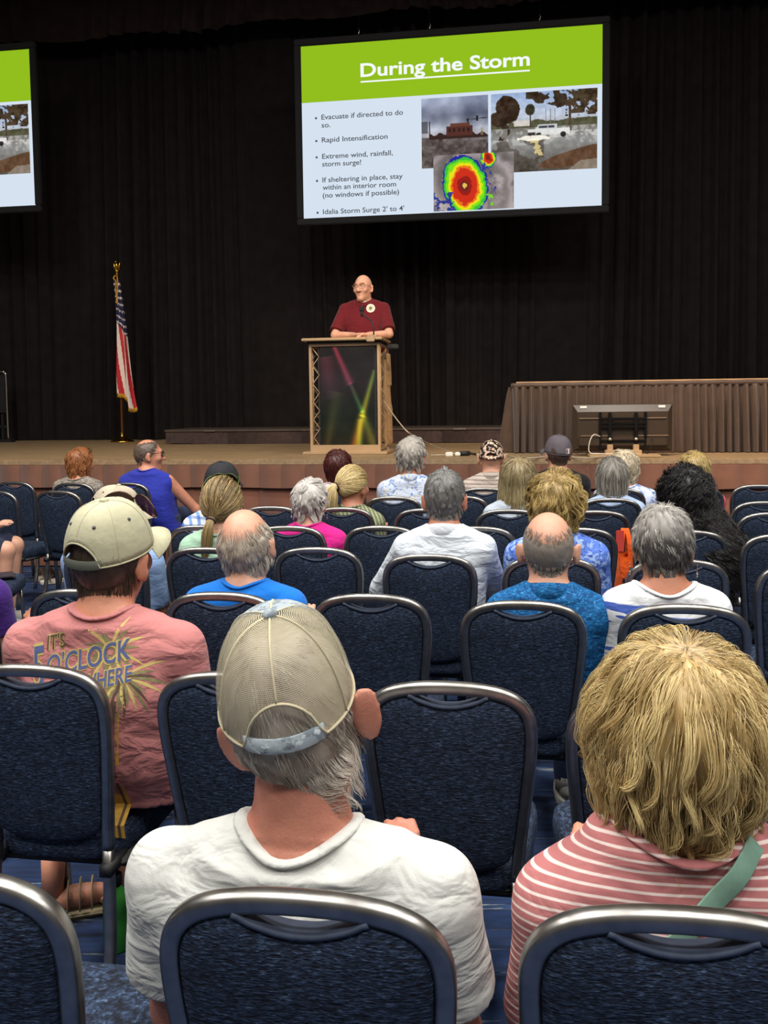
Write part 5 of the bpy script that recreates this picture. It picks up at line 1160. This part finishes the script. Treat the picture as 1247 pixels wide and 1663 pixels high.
for i, an in enumerate(np.linspace(-3.0, .6, 20)): leaf(pc2, an, LEN * (.34 + .08 * math.sin(i * 1.7)), LEN * .014, (grn, brn, grn, yel)[i % 4], .0004)
t = np.linspace(0, 1, 14); P = pc2 + np.stack([LEN * (-.02 - .10 * np.sin(t * 2.4)), -LEN * 1.5 * t], 1); stick('palm_print', np.concatenate([P - [LEN * .10, 0], P + [LEN * .05 , 0]]), [(i, i + 1, 15 + i, 14 + i) for i in range(13)], mat('print_gold', (206, 160, 66), .9, 0, .2, 40), .0004)
P2 = P + [LEN * .0, 0]; stick('palm_print', np.concatenate([P2 - [LEN * .014, 0], P2 + [LEN * .014, 0]]), [(i, i + 1, 15 + i, 14 + i) for i in range(13)], brn, .0008)
# sandalled feet tucked under the chair
for (px, py, ya) in ((112, 1464, -1.15), (215, 1440, -.5)):
    f0 = pix_z(px, py, .04); lf = Rw.T @ (f0 - base); Rz = rot('z', ya)
    sd = mk('foot', *(lambda vf: (vf[0] @ Rz.T + [lf[0], lf[1], .0], vf[1]))(cat_meshes([ellipsoid((0, .03, .055), (.040, .115, .032)), ellipsoid((0, -.055, .06), (.030, .036, .036)), tube([(0, -.045, .07), (0, -.04, .2)], [.032, .036], 12)] + [ellipsoid((-.026 + .014 * i, .135 - .006 * i, .045), (.010, .022, .012)) for i in range(5)])), SK['ruddy'], o)
    mk('sandal', *(lambda vf: (vf[0] @ Rz.T + [lf[0], lf[1], .0], vf[1]))(cat_meshes([box((0, .03, .014), (.095, .29, .026), .01)] + [sweep([(-.045, y, .03), (-.03, y, .085), (0, y, .095), (.03, y, .085), (.045, y, .03)], rrect(.028, .004, .001, 1), up=(0, 1, 0)) for y in (.0, .035, .07)])), mat('tan_sandal', (172, 156, 124), .7), sd)

# row C
bright = m_shirt('bright_blue_cotton', (22, 112, 204), .05)
o, HX = person('blue', 'balding man with white fringe of hair in bright blue tee', 'C2', 400, 888, bright, 'fair', s=1.16, bx=425, sw=.215, g=1.1, roll=5, pitch=6, vox=.0095, nk=1.05, earout=.2, drop=.07)
hair(o, HX, ((200, 178, 156), (140, 126, 108), (236, 228, 214)), N=2600, w=.0008, line=(142, 110, 66), bald=(58, 60, 150), L=(.055, .045, .03), thick=(.010, .010, .004), hang=(120, 104, 70), wave=(.004, 22), seed=12, pole=16, lift=.001, soft=(.6, 1.05))
heather = m_blotch('heather_blue', (24, 96, 152), [((20, 72, 124), .5), ((62, 140, 196), .60)], 60, .3, (1, 1, 2.6)); hc = m_blotch('heather_blue_collar', (24, 96, 152), [((20, 72, 124), .5), ((62, 140, 196), .60)], 60, .3, (1, 1, 2.6))
o, HX = person('heather', 'bald-topped man with cropped grey hair in heather blue collared shirt', 'C4', 890, 893, heather, 'fair', s=1.09, bx=876, sw=.2, g=1.08, vox=.0095, collar=hc, earout=.35, pitch=3, drop=.08)
hair(o, HX, ((150, 132, 116), (104, 96, 88), (178, 170, 160)), N=4200, w=.0007, line=(140, 106, 66), bald=(66, 54, 150), L=(.014, .013, .01), thick=(.004, .0035, .002), wave=(.0004, 20), seed=14, pole=10, soft=(.72, 1.08))
lines = m_blotch('white_blue_brush', (226, 228, 230), [((70, 96, 178), .60)], 4, 1.0, (.7, .7, 4.5))
o, HX = person('earring', 'woman with short grey hair and dangling earrings in white top with blue lines', 'C5', 1077, 888, lines, 'tan', s=1.1, bx=1114, sw=.198, g=1.04, vox=.0095, neck=(.088, .028), drop=.07, yaw=-6, sleeve_loose=.02)
hair(o, HX, ((186, 178, 166), (74, 70, 66), (230, 225, 216)), N=5200, w=.0008, line=(146, 110, 62), clump=.38, L=(.04, .042, .06), thick=(.010, .014, .022), hang=(140, 116, 70), wave=(.003, 20), seed=16, pole=4, twirl=3.0, lift=.004, nape=.42)
for sx in (-1, 1):
    p = HT(HX, (sx * .098, -.012, -.05)); mk('earring', *cat_meshes([tube([p, p - [0, 0, .012]], .0012, 5), ellipsoid(p - [0, 0, .022], (.004, .003, .010)), ellipsoid(p - [0, 0, .036], (.003, .003, .006))]), M['chrome'], o)
purple = m_shirt('purple_cotton', (66, 34, 116))
o, HX = person('purple', 'person in purple tee at the left edge, mostly out of frame', 'C0', -66, 872, purple, 'tan', s=1.05, sw=.2, g=1.1, sleeve=.52, vox=.011, yaw=-20)
hair(o, HX, ((60, 44, 36), (50, 38, 30), (120, 96, 70)), N=600, w=.0018, L=(.1, .08, .05), drop=(.05, .05, 0), thick=(.02, .02, .02), seed=18)

# row D
ltblue = m_shirt('light_blue_cotton', (140, 166, 212))
o, HX = person('lightblue', 'man in light blue shirt and khaki cap turned to the right', 'D0', 188, 836, ltblue, 'ruddy', s=1.12, bx=194, sw=.235, g=1.2, vox=.011, yaw=-48, roll=-4, pitch=-10, pants='khaki', sleeve=.8)
hair(o, HX, ((110, 100, 92), (84, 76, 68), (170, 160, 150)), N=500, w=.0018, L=(.025, .02, .02), thick=(.006, .006, .003), seed=20)
cap(o, HX, 'plain', None, mat('stone_cotton', (184, 172, 150), .85, 0, .1, 22, (30, .4, .012)), darkst, None, tilt=2, cz=.02, rad=(.087, .106, .106), eyelets=True, buttonm=khaki)
mint = m_shirt('mint_cotton', (168, 204, 178))
o, HX = person('mint', 'woman with streaked brown ponytail in mint top', 'D1', 361, 822, mint, 'fair', s=1.08, bx=340, sw=.185, vox=.011, neck=(.078, .02), drop=.07, sleeve=.6)
pony(o, HX, ((96, 76, 50), (84, 64, 42), (204, 176, 120)), (-.01, -.115, -.045), [(-.01, -.112, -.042), (-.016, -.138, -.075), (-.03, -.128, -.15), (-.045, -.115, -.24)], [.017, .016, .024, .020, .006], N=1700, w=.0011, seed=22)
glasses(o, HX, (.0, .05, .125), 28, mat('black_lens', (16, 16, 18), .1), mat('green_black_frame', (72, 92, 34), .3, .2), (.030, .019))
o, HX = person('white', 'grey-haired man in white long-sleeved shirt at the centre', 'D3', 722, 812, m_shirt('white_poplin', (212, 220, 228), .03, 300, .8, .2), 'tan', s=1.07, bx=707, sw=.215, g=1.12, sleeve=1.5, vox=.0095, collar=m_shirt('white_poplin_collar', (216, 223, 230), .03), drop=.085, earout=.2, warp=.0012, roll=0, elbow=(np.array([-.262, .03, .70]), np.array([.262, .03, .70])))
hair(o, HX, ((84, 80, 78), (38, 36, 36), (178, 176, 172)), N=3200, w=.0011, line=(140, 108, 60), L=(.036, .03, .035), thick=(.012, .010, .020), hang=(124, 112, 70), wave=(.005, 30), seed=24, lift=.003, clump=.6)
floral = m_blotch('blue_floral', (88, 122, 208), [((150, 178, 230), .52), ((60, 84, 168), .60), ((206, 214, 236), .66)], 26, .8)
o, HX = person('floralblue', 'woman with fluffy golden hair in blue patterned top behind the bald man', 'D4', 903, 822, floral, 'fair', s=1.1, bx=903, sw=.208, g=1.1, vox=.011, drop=.08, sleeve=.85, sleeve_loose=.015)
hair(o, HX, ((150, 122, 72), (120, 94, 50), (222, 194, 122)), N=3800, w=.0011, line=(122, 110, 66), L=(.10, .09, .09), clump=.7, thick=(.036, .036, .042), hang=(112, 104, 80), wave=(.010, 15), tip=.35, drop=(.035, .03, 0), seed=26, Mn=12, lift=.004)

# row E
plaid_ = NT('blue_plaid'); v_ = plaid_.coord(); x_, y_, z_ = plaid_.xyz(v_)
def band(n_, p_, fr): return plaid_.math('LESS_THAN', plaid_.math('FRACT', plaid_.math('DIVIDE', n_, p_)), fr)
c_ = plaid_.mix(band(plaid_.math('ADD', x_, plaid_.math('MULTIPLY', y_, .6)), .045, .38), L4((226, 232, 240)), L4((120, 158, 218))); c_ = plaid_.mix(plaid_.math('MULTIPLY', band(z_, .045, .35), .6), c_, L4((70, 112, 196))); plaid_.set(Base_Color=c_, Roughness=.85)
o, HX = person('plaid', 'person in black cap and blue plaid shirt hidden behind the ponytail', 'E1', 361, 792, plaid_.m, 'ruddy', s=1.1, bx=345, sw=.205, vox=.012, drop=.085)
hair(o, HX, ((60, 48, 40), (44, 36, 30), (90, 74, 58)), N=300, w=.002, L=(.02, .015, .02), thick=(.005, .005, .003), seed=28)
cap(o, HX, 'plain', None, mat('black_cotton', (30, 30, 36), .85, 0, .1, 30), M['black'], None, tilt=6, cz=.012, rad=(.088, .108, .12), buttonm=M['black'])
mag = m_shirt('magenta_cotton', (206, 34, 132))
o, HX = person('magenta', 'woman with short wavy white hair in magenta top', 'E2', 503, 818, mag, 'fair', s=1.06, bx=512, sw=.2, g=1.12, vox=.011, neck=(.07, .01), drop=.075, yaw=-4)
hair(o, HX, WHITE, N=2600, w=.0013, line=(112, 96, 62), L=(.075, .06, .06), thick=(.022, .016, .026), hang=(110, 100, 70), wave=(.008, 18), tip=.2, seed=30, lift=.003, twirl=1.2, clump=.7)
for sx in (-1, 1):
    p = HT(HX, (sx * .096, -.012, -.05)); mk('earring', *cat_meshes([tube([p, p - [0, 0, .015]], .0015, 5), ellipsoid(p - [0, 0, .022], (.005, .005, .008))]), M['chrome'], o)
o, HX = person('blackcurl', 'woman with long black curly hair beside the empty right-hand chairs', 'E6', 1114, 806, m_shirt('charcoal_cotton', (40, 38, 42)), 'brown', s=1.14, bx=1120, sw=.21, vox=.011, drop=.085, sleeve=1.4)
hair(o, HX, ((16, 14, 15), (8, 7, 8), (38, 34, 34)), N=4600, w=.0013, line=(122, 112, 66), L=(.44, .38, .30), thick=(.040, .040, .026), hang=(94, 90, 88), wave=(.015, 15), drop=(.34, .27, .10), drift=(.15, -.10), spread=.8, clump=.75, nc=150, seed=32, Mn=26, lift=.004)

# row F
olive = m_stripes('olive_white_stripes', (112, 118, 86), (168, 172, 142), .026, .3, (1, .4, .25), .06)
o, HX = person('olive', 'woman with smooth blonde ponytail in olive striped top', 'F1', 572, 792, olive, 'tan', s=1.1, bx=588, sw=.2, vox=.011, yaw=-22, drop=.085, sleeve=.8)
pony(o, HX, ((188, 164, 110), (164, 134, 80), (238, 220, 164)), (-.028, -.112, .02), [(-.028, -.112, .02), (-.045, -.142, .0), (-.07, -.14, -.09), (-.075, -.12, -.19)], [.018, .022, .046, .048, .03], N=1900, w=.0013, seed=34)
o, HX = person('ash', 'woman with straight ash blonde bob in pale grey top', 'F3', 841, 779, m_shirt('pale_grey_knit', (178, 188, 200)), 'fair', s=1.12, bx=838, sw=.2, vox=.012, drop=.08)
hair(o, HX, ((110, 92, 66), (116, 98, 64), (206, 190, 146)), N=2200, w=.0013, line=(122, 112, 66), L=(.20, .18, .14), thick=(.024, .026, .018), hang=(92, 90, 84), wave=(.002, 9), tip=-.1, drop=(.095, .085, .02), seed=36, Mn=13)

# row G
haw = m_blotch('blue_white_tropical', (196, 206, 226), [((120, 146, 196), .55), ((226, 212, 172), .60), ((92, 108, 140), .67)], 15, 2.2)
o, HX = person('tropical', 'grey-haired man in pale blue tropical shirt before the stage', 'G2', 668, 744, haw, 'ruddy', s=1.17, bx=655, sw=.225, g=1.15, vox=.012, collar=haw, yaw=-10)
hair(o, HX, ((170, 162, 152), (128, 120, 110), (224, 218, 208)), N=1700, w=.0016, line=(122, 102, 62), L=(.06, .05, .05), thick=(.020, .016, .022), hang=(114, 104, 70), wave=(.007, 20), seed=38, lift=.003, clump=.6)
o, HX = person('greybob', 'woman with straight grey bob in pale blue top', 'G4', 994, 776, m_shirt('powder_blue', (170, 190, 222)), 'fair', s=1.14, bx=996, sw=.205, vox=.012, drop=.08)
hair(o, HX, ((88, 80, 72), (84, 78, 72), (206, 200, 188)), N=1800, w=.0015, line=(122, 112, 66), L=(.18, .16, .12), thick=(.020, .022, .016), hang=(92, 90, 84), wave=(.0015, 9), tip=.1, drop=(.075, .07, .02), seed=40, Mn=12)

# front row by the stage
knit = m_blotch('grey_speckled_knit', (150, 142, 132), [((98, 92, 86), .52), ((200, 194, 184), .62)], 80, .2)
o, HX = person('knit', 'woman with auburn hair in grey speckled knit at far left', 'H1', 130, 753, knit, 'ruddy', s=1.12, bx=130, sw=.215, g=1.15, vox=.012, drop=.07, neck=(.08, .02), yaw=-15)
hair(o, HX, ((112, 62, 36), (108, 56, 30), (206, 140, 86)), N=1400, w=.0017, line=(120, 108, 66), L=(.13, .11, .08), thick=(.022, .024, .02), hang=(98, 94, 80), wave=(.006, 16), tip=.25, drop=(.05, .05, .01), seed=42, Mn=11)
glasses(o, HX, (.0, .075, .105), 30, mat('brown_lens', (60, 40, 34), .12), M['black'], (.028, .018))
roy = m_shirt('royal_blue_cotton', (44, 54, 158))
o, HX = person('royal', 'man in royal blue sleeveless shirt and glasses looking right', 'H2', 241, 740, roy, 'ruddy', s=1.16, bx=247, fwd=.30, sw=.245, g=1.25, vox=.011, sleeve=0, yaw=-58, drop=.08, elbow=(None, np.array([.34, .05, .66])), arm=(np.array([-.12, .3, .66]), np.array([.26, .30, .63])))
hair(o, HX, ((86, 66, 54), (58, 46, 40), (150, 132, 116)), N=1400, w=.0016, line=(122, 100, 62), bald=(24, 24, 60), L=(.03, .025, .03), thick=(.010, .009, .010), wave=(.001, 20), seed=44, pole=24)
glasses(o, HX, (0, .112, .012), 0, mat('clear_lens', (150, 140, 130), .1), M['dark_metal'], (.026, .019))
o, HX = person('darkred', 'woman with short dark red hair in pale pink top', 'H3', 549, 760, m_blotch('white_pink_print', (216, 206, 208), [((206, 150, 160), .58), ((150, 150, 162), .66)], 30, .6), 'ruddy', s=1.14, bx=548, sw=.2, vox=.012, drop=.075)
hair(o, HX, ((66, 24, 24), (44, 18, 18), (112, 50, 44)), N=1500, w=.0017, line=(120, 108, 66), L=(.10, .09, .08), thick=(.024, .026, .022), hang=(104, 98, 80), wave=(.002, 12), tip=.35, drop=(.03, .02, .0), seed=46, Mn=10)
stripe = m_stripes('beige_striped_cotton', (190, 176, 164), (130, 118, 112), .03, .25, (0, 0, 1), .06)
o, HX = person('skullcap', 'man in black and tan patterned skull cap and striped shirt', 'H5', 798, 744, stripe, 'fair', s=1.13, bx=791, sw=.215, g=1.1, vox=.012, collar=stripe, earout=.3)
scm = m_blotch('black_tan_pattern', (30, 24, 24), [((216, 184, 160), .50)], 40, .5)
cap(o, HX, 'plain', None, scm, scm, None, tilt=-2, cz=.0, rad=(.086, .106, .122), brim=False, opening=(.45, .03), seams=False)
o, HX = person('greycap', 'man in grey cap and black shirt below the television', 'H6', 906, 738, m_shirt('black_cotton_shirt', (26, 24, 28)), 'fair', s=1.13, bx=914, sw=.225, g=1.15, vox=.012, drop=.085, yaw=6, sleeve=.9)
hair(o, HX, ((80, 56, 44), (56, 42, 36), (110, 84, 66)), N=500, w=.002, L=(.02, .015, .02), thick=(.006, .006, .003), seed=48)
gcap = mat('faded_grey_cotton', (92, 84, 90), .85, 0, .1, 24); rt, X, dome = cap(o, HX, 'plain', None, gcap, gcap, gcap, tilt=8, cz=.014, rad=(.087, .107, .118), opening=None, buttonm=gcap, brimyaw=22)
def patch(a0, a1, e0, e1, k, n=8):
    aa, ee = np.meshgrid(np.linspace(a0, a1, n), np.linspace(e0, e1, 4)); return X(dome(aa.ravel(), ee.ravel()) * k), grid_faces(4, n)
mk('cap_emblem', *patch(-.04, .36, .06, .25, 1.012), M['label'], rt, False); mk('cap_emblem_blue', *patch(-.02, .10, .08, .23, 1.02), mat('emblem_blue', (52, 48, 66), .7), rt, False); mk('cap_emblem_red', *patch(.24, .34, .08, .23, 1.02), mat('emblem_red', (206, 60, 56), .7), rt, False)
fb = m_blotch('white_blue_leaf_print', (206, 214, 236), [((124, 150, 210), .54), ((240, 242, 246), .64)], 16, 1.6)
o, HX = person('whiteblonde', 'woman with white-blonde hair in floral blouse behind the grey bob', 'H7', 1014, 762, fb, 'fair', s=1.14, bx=1014, sw=.225, g=1.1, vox=.012, drop=.075, neck=(.075, .015), yaw=-8)
hair(o, HX, ((206, 190, 160), (176, 156, 124), (240, 230, 206)), N=1300, w=.0017, line=(120, 106, 66), L=(.10, .09, .07), thick=(.022, .024, .022), hang=(106, 100, 80), wave=(.006, 18), tip=.3, drop=(.04, .03, 0), seed=50, Mn=10)
o, HX = person('pinktop', 'woman with blonde hair in coral pink top, before the skirted table', 'H8', 1127, 764, m_shirt('coral_pink', (212, 84, 100)), 'fair', s=1.16, bx=1134, sw=.205, g=1.05, vox=.012, drop=.09, sleeve=.25, yaw=8)
hair(o, HX, ((160, 136, 84), (140, 112, 60), (232, 208, 144)), N=1400, w=.0017, line=(120, 108, 66), L=(.12, .11, .08), thick=(.022, .026, .020), hang=(100, 96, 80), wave=(.004, 14), tip=.2, drop=(.05, .045, .01), seed=52, Mn=10)

# person whose bare knee shows at the left edge
chair('K1', -150, 814, 'navy chair outside the left edge under the person in navy shorts', R_(-72))
o, HX = person('shorts', 'person in navy shorts at the left edge, only a bare knee in view', 'K1', -185, 770, m_shirt('grey_tee', (120, 124, 130)), 'fair', s=1.08, sw=.205, vox=.012, onchair=True, pants=None, feet=True)
hair(o, HX, ((90, 80, 70), (70, 60, 52), (150, 140, 126)), N=300, w=.002, L=(.03, .025, .02), thick=(.008, .008, .008), seed=54)
T_ = Field(np.array([-.3, -.25, .3]), np.array([.3, .5, .75]), .012); T_.torso([.498, .54, .62], [0] * 3, [-.045] * 3, [.178] * 3, [.135] * 3, ext=.006)
for sx in (-1, 1): T_.cone((sx * .09, 0, .600), (sx * .11, .24, .590), .096, .086, .03)
V, F = T_.mesh(); mk('shorts', V, F, M['navypants'], o)

# ---------------------------------------------------------------- the speaker
su = us(pix_s(590, 468, sl + .70)); sb = SP(su[0] + .04, sl + .70, STAGE_H); Hw_ = pix_s(590, 468, sl + .70)
polo = m_shirt('maroon_pique', (96, 20, 28), .06, 300)
o, HX = person('speaker', 'bald speaker in maroon polo shirt standing behind the lectern', None, 590, 468, polo, 'fair', s=1.15, stand=(sb, ROT + PI, Hw_), sw=.262, g=1.22, sleeve=.86, vox=.0075, neck=(.064, .004), nk=1.2, collar=m_shirt('maroon_collar', (88, 18, 26), .05), pants='khaki',
               shoes='darkshoe', yaw=-16, pitch=-3, elbow=(np.array([-.25, .13, zt + .075]), np.array([.33, .13, zt + .075])), arm=(np.array([-.06, .30, zt + .06]), np.array([.06, .30, zt + .06])), sleeve_loose=.02, earout=.2)
nb = PEOPLE['speaker']['nb']
mk('undershirt', *ellipsoid(nb + np.array([0, .058, -.002]), (.045, .038, .045)), tee, o)
sh = [c for c in o.children if c.name.startswith('shirt')][0]; me = sh.data; bv = BVHTree.FromPolygons([v.co[:] for v in me.vertices], [tuple(p.vertices) for p in me.polygons])
def chest(x, z, lift_):
    h = bv.ray_cast(Vector((x, 1, z)), Vector((0, -1, 0)), 3); return np.array(h[0]) + [0, lift_, 0]
bc = (nb[0] - .085, nb[2] - .085)
for nm, r_, mm, lf in (('chest_badge', .046, M['label'], .002), ('badge_ring', .036, mat('badge_green', (176, 178, 150), .7), .003), ('badge_field', .030, mat('badge_cream', (226, 216, 190), .7), .004), ('badge_emblem', .019, mat('badge_dark', (112, 118, 92), .7), .005)):
    a = np.linspace(0, 2 * PI, 20, endpoint=False); V = np.array([chest(bc[0] + r_ * math.cos(q), bc[1] + r_ * math.sin(q), lf) for q in a] + [chest(bc[0], bc[1], lf)]); mk(nm, V, [(i, (i + 1) % 20, 20) for i in range(20)], mm, o, False)
for sx in (-1, 1):
    mk('eye', *ellipsoid(HT(HX, (sx * .033, .0875, .012)), (.0125, .011, .0105), n=8, m=12), mat('eye_white', (214, 200, 190), .3), o); mk('iris', *ellipsoid(HT(HX, (sx * .033, .0965, .012)), (.006, .004, .006), n=6, m=10), mat('iris', (60, 66, 70), .3), o)
    mk('eyebrow', *tube(HT(HX, [(sx * .014, .104, .034), (sx * .034, .104, .039), (sx * .054, .092, .034)]), .0035, 6), mat('eyebrow_hair', (150, 104, 74), .8), o)
mk('lips', *cat_meshes([tube(HT(HX, [(-.021, .088, -.062), (0, .097, -.060), (.021, .088, -.062)]), .003, 6), tube(HT(HX, [(-.019, .087, -.068), (0, .096, -.070), (.019, .087, -.068)]), .0035, 6)]), mat('lips', (176, 96, 84), .5), o)
glasses(o, HX, (0, .112, .012), 0, mat('clear_lens_thin', (216, 180, 150), .08), mat('thin_gold_frame', (184, 140, 108), .35, .3), (.026, .018))
for q in list(o.children):
    if q.name.startswith('glasses_frame'):
        for c in list(q.children): bpy.data.objects.remove(c)

# ---------------------------------------------------------------- belongings
org, rz = CHAIRS['E5']; 
bp = pix_s(1014, 880, us(org)[1] - .05); bag = empty('tote_bag', (bp[0], bp[1], .34), ROT, label='orange tote bag hanging at the right side of an empty chair', cat='bag')
V, F = [], []
hh = np.linspace(0, 1, 9); ang = np.linspace(0, 2 * PI, 28, endpoint=False)
for q in hh: V.append(np.stack([(.032 + .010 * (1 - q)) * np.sign(np.cos(ang)) * np.abs(np.cos(ang)) ** .6 + .012 * np.sin(ang * 3 + q * 5), (.125 - .05 * q) * np.sin(ang) + .006 * np.sin(ang * 5 + q * 3), np.full(28, .42 * q)], 1))
orange = m_shirt('orange_nonwoven', (226, 88, 26), .08)
mk('bag_body', np.concatenate(V), [tuple(x) for x in grid_faces(9, 28, True)] + [tuple(range(28))[::-1]], orange, bag)
for y in (-.02, .02): mk('bag_handle', *sweep(spline([(y * 1.2, -.055, .40), (y * .9, -.05, .50), (y * .4, -.01, .56), (y * .9, .03, .50), (y * 1.2, .055, .40)], 20), rrect(.003, .024, .001, 1), up=(1, 0, 0)), orange, bag)
mk('bag_marking', *cat_meshes([box((-.016 + .016 * i, -.112, .30 - .004 * i), (.011, .02, .03)) for i in range(3)] + [box((.0, -.117, .25), (.05, .02, .012))]), M['black'], bag, False)
mk('bag_tag', *box((-.03, -.06, .50), (.040, .004, .11), .001), mat('red_card', (196, 60, 52), .7), bag, False)
org, rz = CHAIRS['K0']
bk = empty('booklet', org + np.array([.06, .0, .477]), rz + .3, label='dark folded booklet lying on the chair seat at left edge', cat='booklet')
mk('booklet_cover', *cat_meshes([box((0, 0, .006), (.21, .28, .010), .002), box((.05, .02, .016), (.16, .2, .008), .002)]), mat('booklet_cover', (44, 40, 50), .5, 0, .4, 20), bk, False)
mk('booklet_pages', *box((.0, -.002, .006), (.205, .284, .006)), mat('booklet_paper', (170, 90, 84), .7), bk, False)
def sandal(loc, ya, label):
    s_ = empty('sandal', loc, ya, label=label, cat='sandal'); a = np.linspace(0, 2 * PI, 26, endpoint=False); rows = [np.stack([np.cos(a) * .046 * q * (1 + .12 * np.sin(a)), np.sin(a) * .135 * q, np.full(26, z)], 1) for z, q in ((.002, .95), (.012, 1), (.03, 1), (.034, .94))]
    mk('sandal_sole', np.concatenate(rows), [tuple(x) for x in grid_faces(4, 26, True)] + [tuple(range(26)), tuple(78 + i for i in range(26))], mat('cream_sole', (206, 196, 176), .7), s_)
    for y in (-.06, .03, .075): mk('sandal_strap', *sweep(spline([(-.045, y, .028), (-.028, y, .075), (.0, y, .09), (.028, y, .075), (.045, y, .028)], 12), rrect(.03, .005, .001, 1), up=(0, 1, 0)), mat('brown_strap', (110, 82, 62), .7), s_)
sandal(pix_z(72, 940, .0), -.2, 'cream strappy sandal on the floor, left of the pair under the chairs'); sandal(pix_z(90, 946, .0), -.9, 'cream strappy sandal on the floor, right of the pair under the chairs')
gb = pix_z(190, 1540, .0); bt = empty('water_bottle', gb, 0, label='green water bottle standing on the carpet by the white tee sleeve', cat='bottle')
mk('bottle_body', *lathe([(.03, 0), (.036, .006), (.036, .15), (.030, .17), (.018, .185), (.018, .195)], 20), mat('green_plastic', (60, 150, 52), .35), bt); mk('bottle_cap', *lathe([(.021, .193), (.021, .222), (.017, .226)], 16), M['black'], bt)
